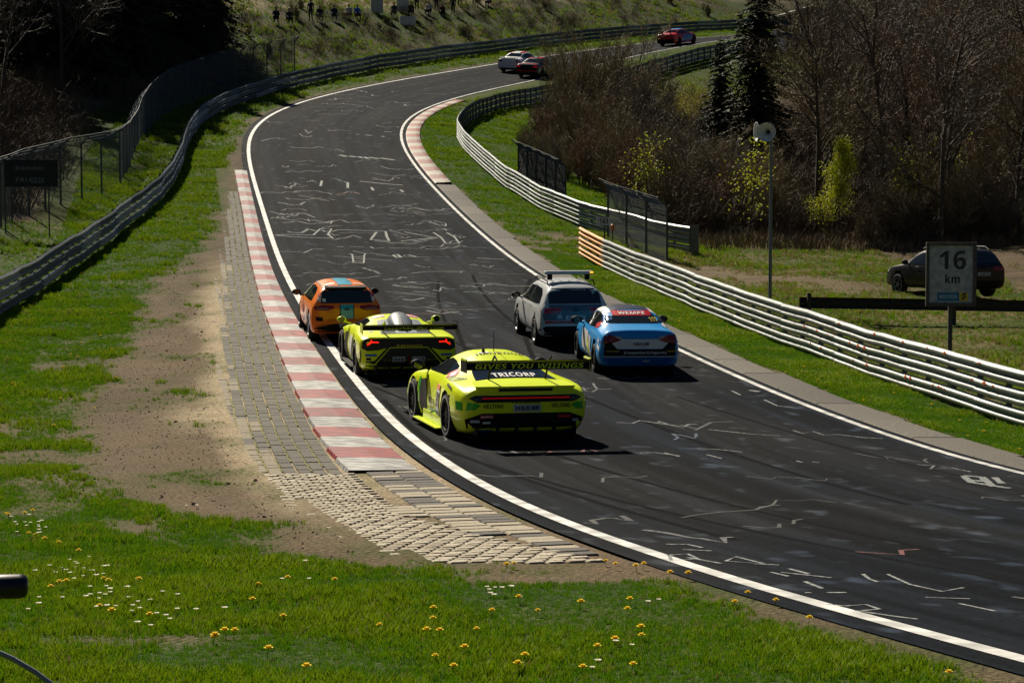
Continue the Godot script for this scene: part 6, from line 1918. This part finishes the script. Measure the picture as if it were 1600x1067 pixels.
	b = MB.new(); b.tube(Vector3(.35, .28, 0), Vector3(-.42, 2.2, 0), .022, .022, 6); part(b, "shaft", pm, q)
	b = MB.new(); b.tube(Vector3(.47, -.02, 0), Vector3(.35, .28, 0), .026, .026, 6); part(b, "foot", M.red, q)
	# hut beyond the spruce
	q = thing("hut", "blue wooden hut with a pale sloping roof beyond the dark spruce", "hut", P(186.0, 11.0, 0.0), 0.25)
	var blue := mat(Color(0.020, 0.045, 0.125), 0.7); blue.albedo_texture = tone[0]; blue.uv1_triplanar = true
	for i in 15:
		b = MB.new(); b.bevel(Vector3(-2.45 + .35 * i, 1.35 - .6, 1.6), Vector3(.34, 3.7 + 1.2, .05), .01); part(b, "plank", blue, q)
	b = MB.new(); b.box(Vector3(0, .75, -.05), Vector3(5.2, 4.8, 3.2)); part(b, "wall", blue, q)
	var roofm := mat(Color(0.42, 0.39, 0.33), 0.8); roofm.albedo_texture = tone[0]; roofm.uv1_triplanar = true
	b = MB.new()
	b.box(Vector3(1.35, 3.62, 0), Vector3(3.2, .10, 4.0), Basis(Vector3.BACK, -0.30)); part(b, "roof", roofm, q)
	b = MB.new(); b.box(Vector3(-1.55, 3.62, 0), Vector3(3.0, .10, 4.0), Basis(Vector3.BACK, 0.30)); part(b, "roof", roofm, q)
	b = MB.new(); b.tri(Vector3(-2.55, 3.15, 1.58), Vector3(2.55, 3.15, 1.58), Vector3(-.1, 3.95, 1.58)); part(b, "gable", blue, q)
	var win := sheet(q, Vector3(-.3, 2.2, 1.64), .80, .80, M.glass, "window", Basis.IDENTITY, .03)
	for e in [[-.3, 2.63, .98, .09], [-.3, 1.77, .98, .09], [-.745, 2.2, .09, .76], [.145, 2.2, .09, .76]]:
		sheet(win, Vector3(e[0], e[1], 1.66), e[2], e[3], mat(Color(0.30, 0.31, 0.30), 0.7), "window_frame", Basis.IDENTITY, .05)
	# things on the slope
	for e in [[163.0, -19.2, "left"], [166.6, -19.0, "right"]]:
		q = thing("white_screen", "upright pale screen on the slope, the one %s the blue coat" % ("nearer" if e[2] == "left" else "farther from"), "screen", P(e[0], e[1]), 0.1)
		sheet(q, Vector3(0, 1.05, 0), 1.05, 2.1, mat(Color(0.36, 0.37, 0.36), 0.8), "panel", Basis.IDENTITY, .04)
		b = MB.new(); b.box(Vector3(-.5, .9, -.05), Vector3(.06, 2.3, .06)); part(b, "post", M.fence_post, q)
		b = MB.new(); b.box(Vector3(.5, .9, -.05), Vector3(.06, 2.3, .06)); part(b, "post", M.fence_post, q)
	q = thing("white_box", "white box standing at the edge of the spectators' slope", "box", P(163.4, -16.4), 0.1)
	b = MB.new(); b.bevel(Vector3(0, .28, 0), Vector3(1.35, .70, .7), .04); part(b, "body", mat(Color(0.52, 0.53, 0.52), 0.6), q)
	b = MB.new(); b.bevel(Vector3(0, .66, 0), Vector3(1.40, .06, .74), .02); part(b, "lid", mat(Color(0.56, 0.57, 0.56), 0.6), q)
	# dark tube end that pokes into view over the near turf
	q = thing("black_tube", "black round-ended tube above the daisies in the near turf", "tube", Vector3(-2.49, 0.05, -8.55))
	var o := Vector3(-2.62, 0.05, -8.5)
	b = MB.new(); b.lathe(Vector3(-.1, 1.365, 0) , Vector3(1, -.01, -.13), [[0.0, 0.0], [0.0, .044], [.36, .044], [.40, .048]], 20); part(b, "tube", M.gloss, q, true)
	b = MB.new(); b.lathe(Vector3(-.1, 1.365, 0), Vector3(1, -.01, -.13), [[.40, .048], [.41, .053], [.50, .053], [.525, .047], [.535, .03], [.536, 0.0]], 20); part(b, "end_cap", M.gloss, q, true)
	b = MB.new(); b.tube(Vector3(-.05, -.3, 0), Vector3(-.05, 1.36, 0), .03, .03, 8); part(b, "stand", M.dark, q)
	b = MB.new(); b.path([Vector3(-.05, 1.20, 0), Vector3(.20, 1.14, -.01), Vector3(.38, 1.055, -.02), Vector3(.47, 1.0, -.02), Vector3(.60, .90, -.02), Vector3(.66, .3, -.02), Vector3(.66, -.2, -.02)], .012, 8); part(b, "hoop", M.steel, q, true)

# ---------- people ----------
func net(bones: Array, cell: float) -> Array:
	# surface nets over smoothly joined tapered capsules; returns vertices, the nearest bone of each, and triangles
	var lo := Vector3(9, 9, 9); var hi := -lo
	for b in bones:
		for k in 2:
			lo = lo.min(b[k] - Vector3.ONE * (b[2 + k] + cell * 2.0)); hi = hi.max(b[k] + Vector3.ONE * (b[2 + k] + cell * 2.0))
	var n := Vector3i(((hi - lo) / cell).ceil()) + Vector3i.ONE
	var f := PackedFloat32Array(); f.resize(n.x * n.y * n.z)
	var own := PackedInt32Array(); own.resize(f.size())
	for z in n.z:
		for y in n.y:
			for x in n.x:
				var p := lo + Vector3(x, y, z) * cell
				var acc := 1e3; var best := 1e3; var bi := 0
				for i in bones.size():
					var b: Array = bones[i]
					var ab: Vector3 = b[1] - b[0]
					var t := clampf((p - b[0]).dot(ab) / maxf(ab.length_squared(), 1e-6), 0.0, 1.0)
					var d: float = (p - b[0] - ab * t).length() - lerpf(b[2], b[3], t)
					if d < best: best = d; bi = i
					var k := 0.035
					var h := clampf(0.5 + 0.5 * (acc - d) / k, 0.0, 1.0)
					acc = lerpf(acc, d, h) - k * h * (1.0 - h)
				var id := (z * n.y + y) * n.x + x
				f[id] = acc; own[id] = bi
	var vid := {}
	var vs := PackedVector3Array(); var ow := PackedInt32Array(); var ix := PackedInt32Array()
	var sx := 1; var sy := n.x; var sz := n.x * n.y
	var cn := [0, sx, sy, sx + sy, sz, sx + sz, sy + sz, sx + sy + sz]
	var ed := [[0, 1], [2, 3], [4, 5], [6, 7], [0, 2], [1, 3], [4, 6], [5, 7], [0, 4], [1, 5], [2, 6], [3, 7]]
	for z in n.z - 1:
		for y in n.y - 1:
			for x in n.x - 1:
				var id := (z * n.y + y) * n.x + x
				var s := Vector3.ZERO; var c := 0
				for e in ed:
					var a := f[id + cn[e[0]]]; var b := f[id + cn[e[1]]]
					if (a < 0.0) != (b < 0.0):
						var t := a / (a - b)
						var pa := Vector3(e[0] & 1, (e[0] >> 1) & 1, e[0] >> 2); var pb := Vector3(e[1] & 1, (e[1] >> 1) & 1, e[1] >> 2)
						s += pa.lerp(pb, t); c += 1
				if c:
					vid[id] = vs.size(); vs.append(lo + (Vector3(x, y, z) + s / c) * cell); ow.append(own[id])
	for id in vid:
		for ax in [[sx, sy, sz], [sy, sz, sx], [sz, sx, sy]]:
			var a := f[id]; var b := f[id + ax[0]]
			if (a < 0.0) == (b < 0.0): continue
			if vid.has(id - ax[1]) and vid.has(id - ax[2]) and vid.has(id - ax[1] - ax[2]):
				var q := [vid[id], vid[id - ax[1]], vid[id - ax[1] - ax[2]], vid[id - ax[2]]]
				if a < 0.0: q.reverse()
				for k in [0, 1, 2, 0, 2, 3]: ix.append(q[k])
	return [vs, ow, ix]

func body_bones(sit: bool) -> Array:
	# [from, to, radius, radius, what: 0 trousers 1 top 2 skin 3 hair 4 shoe]; faces +z
	var hip := Vector3(0, 0.46 if sit else 0.93, 0); var B := []
	B.append([hip, hip + Vector3(0, 0.20, 0.0), 0.15, 0.14, 1]); B.append([hip + Vector3(0, 0.20, 0), hip + Vector3(0, 0.42, -0.01), 0.15, 0.155, 1])
	B.append([hip + Vector3(-0.13, 0.46, 0), hip + Vector3(0.13, 0.46, 0), 0.085, 0.085, 1]); B.append([hip + Vector3(0, 0.50, 0), hip + Vector3(0, 0.60, 0.01), 0.055, 0.05, 2])
	B.append([hip + Vector3(0, 0.66, 0.02), hip + Vector3(0, 0.75, 0.01), 0.085, 0.095, 2]); B.append([hip + Vector3(0, 0.74, -0.02), hip + Vector3(0, 0.78, -0.01), 0.10, 0.095, 3])
	B.append([hip + Vector3(0, 0.70, 0.105), hip + Vector3(0, 0.685, 0.115), 0.016, 0.018, 2])
	for s in [-1.0, 1.0]:
		var kn := Vector3(s * 0.13, 0.48, 0.44) if sit else Vector3(s * 0.11, 0.49, 0.03)
		var an := Vector3(s * 0.14, 0.09, 0.46) if sit else Vector3(s * 0.12, 0.09, -0.02)
		B.append([hip + Vector3(s * 0.09, -0.01, 0), kn, 0.10, 0.068, 0]); B.append([kn, an, 0.066, 0.045, 0]); B.append([an + Vector3(0, -0.04, 0), an + Vector3(s * 0.02, -0.05, 0.15), 0.045, 0.038, 4])
		var sh := hip + Vector3(s * 0.20, 0.45, 0)
		var el := sh + (Vector3(s * 0.07, -0.25, 0.10) if sit else Vector3(s * 0.06, -0.28, -0.02)); var wr := el + (Vector3(-s * 0.05, -0.07, 0.22) if sit else Vector3(0, -0.24, 0.07))
		B.append([sh, el, 0.06, 0.045, 1]); B.append([el, wr, 0.045, 0.033, 1])
		var hd := (wr - el).normalized()
		B.append([wr, wr + hd * 0.09, 0.036, 0.032, 2])
		for k in 4: B.append([wr + hd * 0.08 + Vector3((k - 1.5) * 0.018, 0, 0), wr + hd * (0.15 + 0.012 * (k % 3)) + Vector3((k - 1.5) * 0.020, -0.015, 0), 0.010, 0.008, 2])
		B.append([wr + hd * 0.03, wr + hd * 0.08 + Vector3(-s * 0.045, 0, 0.01), 0.012, 0.009, 2])
	return B

func build_people() -> void:
	var poses := []
	for sit in [true, false]:
		var bones := body_bones(sit)
		var g := net(bones, 0.034)
		g.append(bones); poses.append(g)
	var spots := [[146.2, -18.3], [147.7, -18.0], [151.3, -18.2], [152.5, -18.1], [154.9, -18.2], [157.3, -18.3], [158.3, -18.1], [164.1, -18.2], [166.4, -18.0], [169.0, -19.2], [169.5, -18.3], [172.1, -19.3], [171.0, -17.9], [173.2, -18.3], [176.0, -19.6], [178.6, -19.9], [180.2, -19.5]]
	var how := [1, 1, 0, 1, 1, 1, 1, 1, 1, 0, 1, 0, 1, 0, 0, 0, 1]
	var tops := [Color(0.02, 0.03, 0.03), Color(0.03, 0.045, 0.035), Color(0.025, 0.03, 0.035), Color(0.02, 0.03, 0.03), Color(0.015, 0.05, 0.06), Color(0.42, 0.42, 0.40), Color(0.015, 0.10, 0.38), Color(0.02, 0.02, 0.025), Color(0.05, 0.03, 0.03), Color(0.04, 0.03, 0.04), Color(0.35, 0.34, 0.33), Color(0.03, 0.03, 0.03), Color(0.05, 0.02, 0.02), Color(0.02, 0.025, 0.03), Color(0.03, 0.03, 0.035), Color(0.10, 0.15, 0.20), Color(0.03, 0.035, 0.05)]
	var words := ["black jacket, seated in a folding chair at the slope's end", "dark green jacket, seated in a folding chair beside another", "dark coat, standing by the seated group on the slope", "dark coat, leaning back in a folding chair", "teal jacket, reclining in a folding chair", "pale top, seated beside the blue coat", "bright blue coat, seated beside a pale top", "black top, seated before a pale screen", "dark brown top, seated before the farther pale screen", "dark purple top, standing behind the white box", "light grey top, seated on the bare earth of the slope", "black clothes, standing on the bare earth among others", "dark red top, seated at the lip of the slope", "dark clothes, standing at the lip of the slope", "charcoal clothes, standing high on the slope", "light blue jacket, standing at the end of the row", "dark blue top, seated last in the row"]
	var pants := [Color(0.02, 0.02, 0.025), Color(0.03, 0.035, 0.05), Color(0.05, 0.045, 0.04)]
	var hairs := [Color(0.05, 0.035, 0.02), Color(0.45, 0.42, 0.38), Color(0.02, 0.018, 0.015), Color(0.16, 0.10, 0.05)]
	var vm := vmat(0.85)
	for i in spots.size():
		var sit: bool = how[i] == 1
		var g: Array = poses[0 if sit else 1]
		var b := MB.new(); b.v = g[0]; b.ix = g[2]
		for k in g[1]:
			b.c.append([pants[i % 3], tops[i], Color(0.42, 0.26, 0.19), hairs[i % 4], Color(0.02, 0.02, 0.02)][g[3][k][4]])
		var at := P(spots[i][0], spots[i][1], 0.0)
		var turn := -head(spots[i][0]) + 0.5 + 0.3 * sin(i * 2.3)
		var o := thing("person", "person in " + words[i], "person", at + (Vector3.UP * -0.12 if sit and i in [5, 6, 10, 12, 16] else Vector3.ZERO), turn, "spectators on the slope")
		part(b, "body", vm, o, true)
		if sit:
			var c := thing("folding_chair", "dark folding chair under the person in " + words[i].split(",")[0], "chair", o.position, turn, "folding chairs on the slope")
			var s := MB.new(); s.box(Vector3(0, .34, .14), Vector3(.48, .03, .46)); part(s, "seat", M.dark, c)
			s = MB.new(); s.box(Vector3(0, .66, -.19), Vector3(.48, .56, .03), Basis(Vector3.RIGHT, -0.12)); part(s, "backrest", M.dark, c)
			for e in [[-1, -1], [1, -1], [-1, 1], [1, 1]]:
				s = MB.new(); s.tube(Vector3(.22 * e[0], -.15, .14 + .24 * e[1]), Vector3(.22 * e[0], .34, .14 - .18 * e[1]), .014, .014, 5); part(s, "leg", M.steel, c)

func _ready() -> void:
	# camera
	var cam := Camera3D.new()
	cam.name = "camera"; add_child(cam)
	cam.position = Vector3(0, 3.0, 0)
	cam.rotation.x = -atan(203.5 / 3200.0)
	cam.fov = rad_to_deg(2.0 * atan(533.5 / 3200.0))
	cam.near = 0.1; cam.far = 900.0; cam.current = true
	# sky and sun
	var we := WorldEnvironment.new(); we.name = "world"; add_child(we)
	var env := Environment.new()
	env.background_mode = Environment.BG_SKY
	var sm := ProceduralSkyMaterial.new()
	sm.sky_top_color = Color(0.22, 0.35, 0.52); sm.sky_horizon_color = Color(0.55, 0.62, 0.68); sm.sky_curve = 0.12
	sm.ground_bottom_color = Color(0.10, 0.11, 0.07); sm.ground_horizon_color = Color(0.3, 0.33, 0.3)
	sm.sun_angle_max = 1.0; sm.energy_multiplier = 0.28
	var sky := Sky.new(); sky.sky_material = sm
	env.sky = sky
	env.tonemap_mode = Environment.TONE_MAPPER_LINEAR
	env.tonemap_exposure = 1.42
	env.sdfgi_enabled = true; env.ssao_enabled = true; env.ssil_enabled = true
	we.environment = env
	var sun := DirectionalLight3D.new(); sun.name = "sun"; add_child(sun)
	var az := deg_to_rad(26.0); var el := deg_to_rad(43.0)
	sun.look_at_from_position(Vector3.ZERO, Vector3(sin(az) * cos(el), -sin(el), cos(az) * cos(el)), Vector3.UP)
	sun.light_energy = 1.6; sun.light_color = Color(1.0, 0.955, 0.87); sun.light_angular_distance = 0.5; sun.shadow_enabled = true
	font.font_names = PackedStringArray(["Droid Sans"]); font.font_weight = 700
	nz.seed = 2; nz.frequency = 0.05; nz.fractal_octaves = 3
	nz2.seed = 14; nz2.frequency = 0.03; nz2.fractal_octaves = 3
	rng.seed = 1
	make_line()
	tone = [grain_tex(1, 256, 0.04, 0.62, 1.0, 5), grain_tex(2, 256, 0.09, 0.60, 1.0, 4), grain_tex(3, 256, 0.02, 0.70, 1.0, 5)]
	build_ground()
	build_road()
	build_kerbs()
	build_pavers()
	build_rails()
	build_cars()
	build_props()
	build_trees()
	build_grass()
	build_flowers()
	build_people()
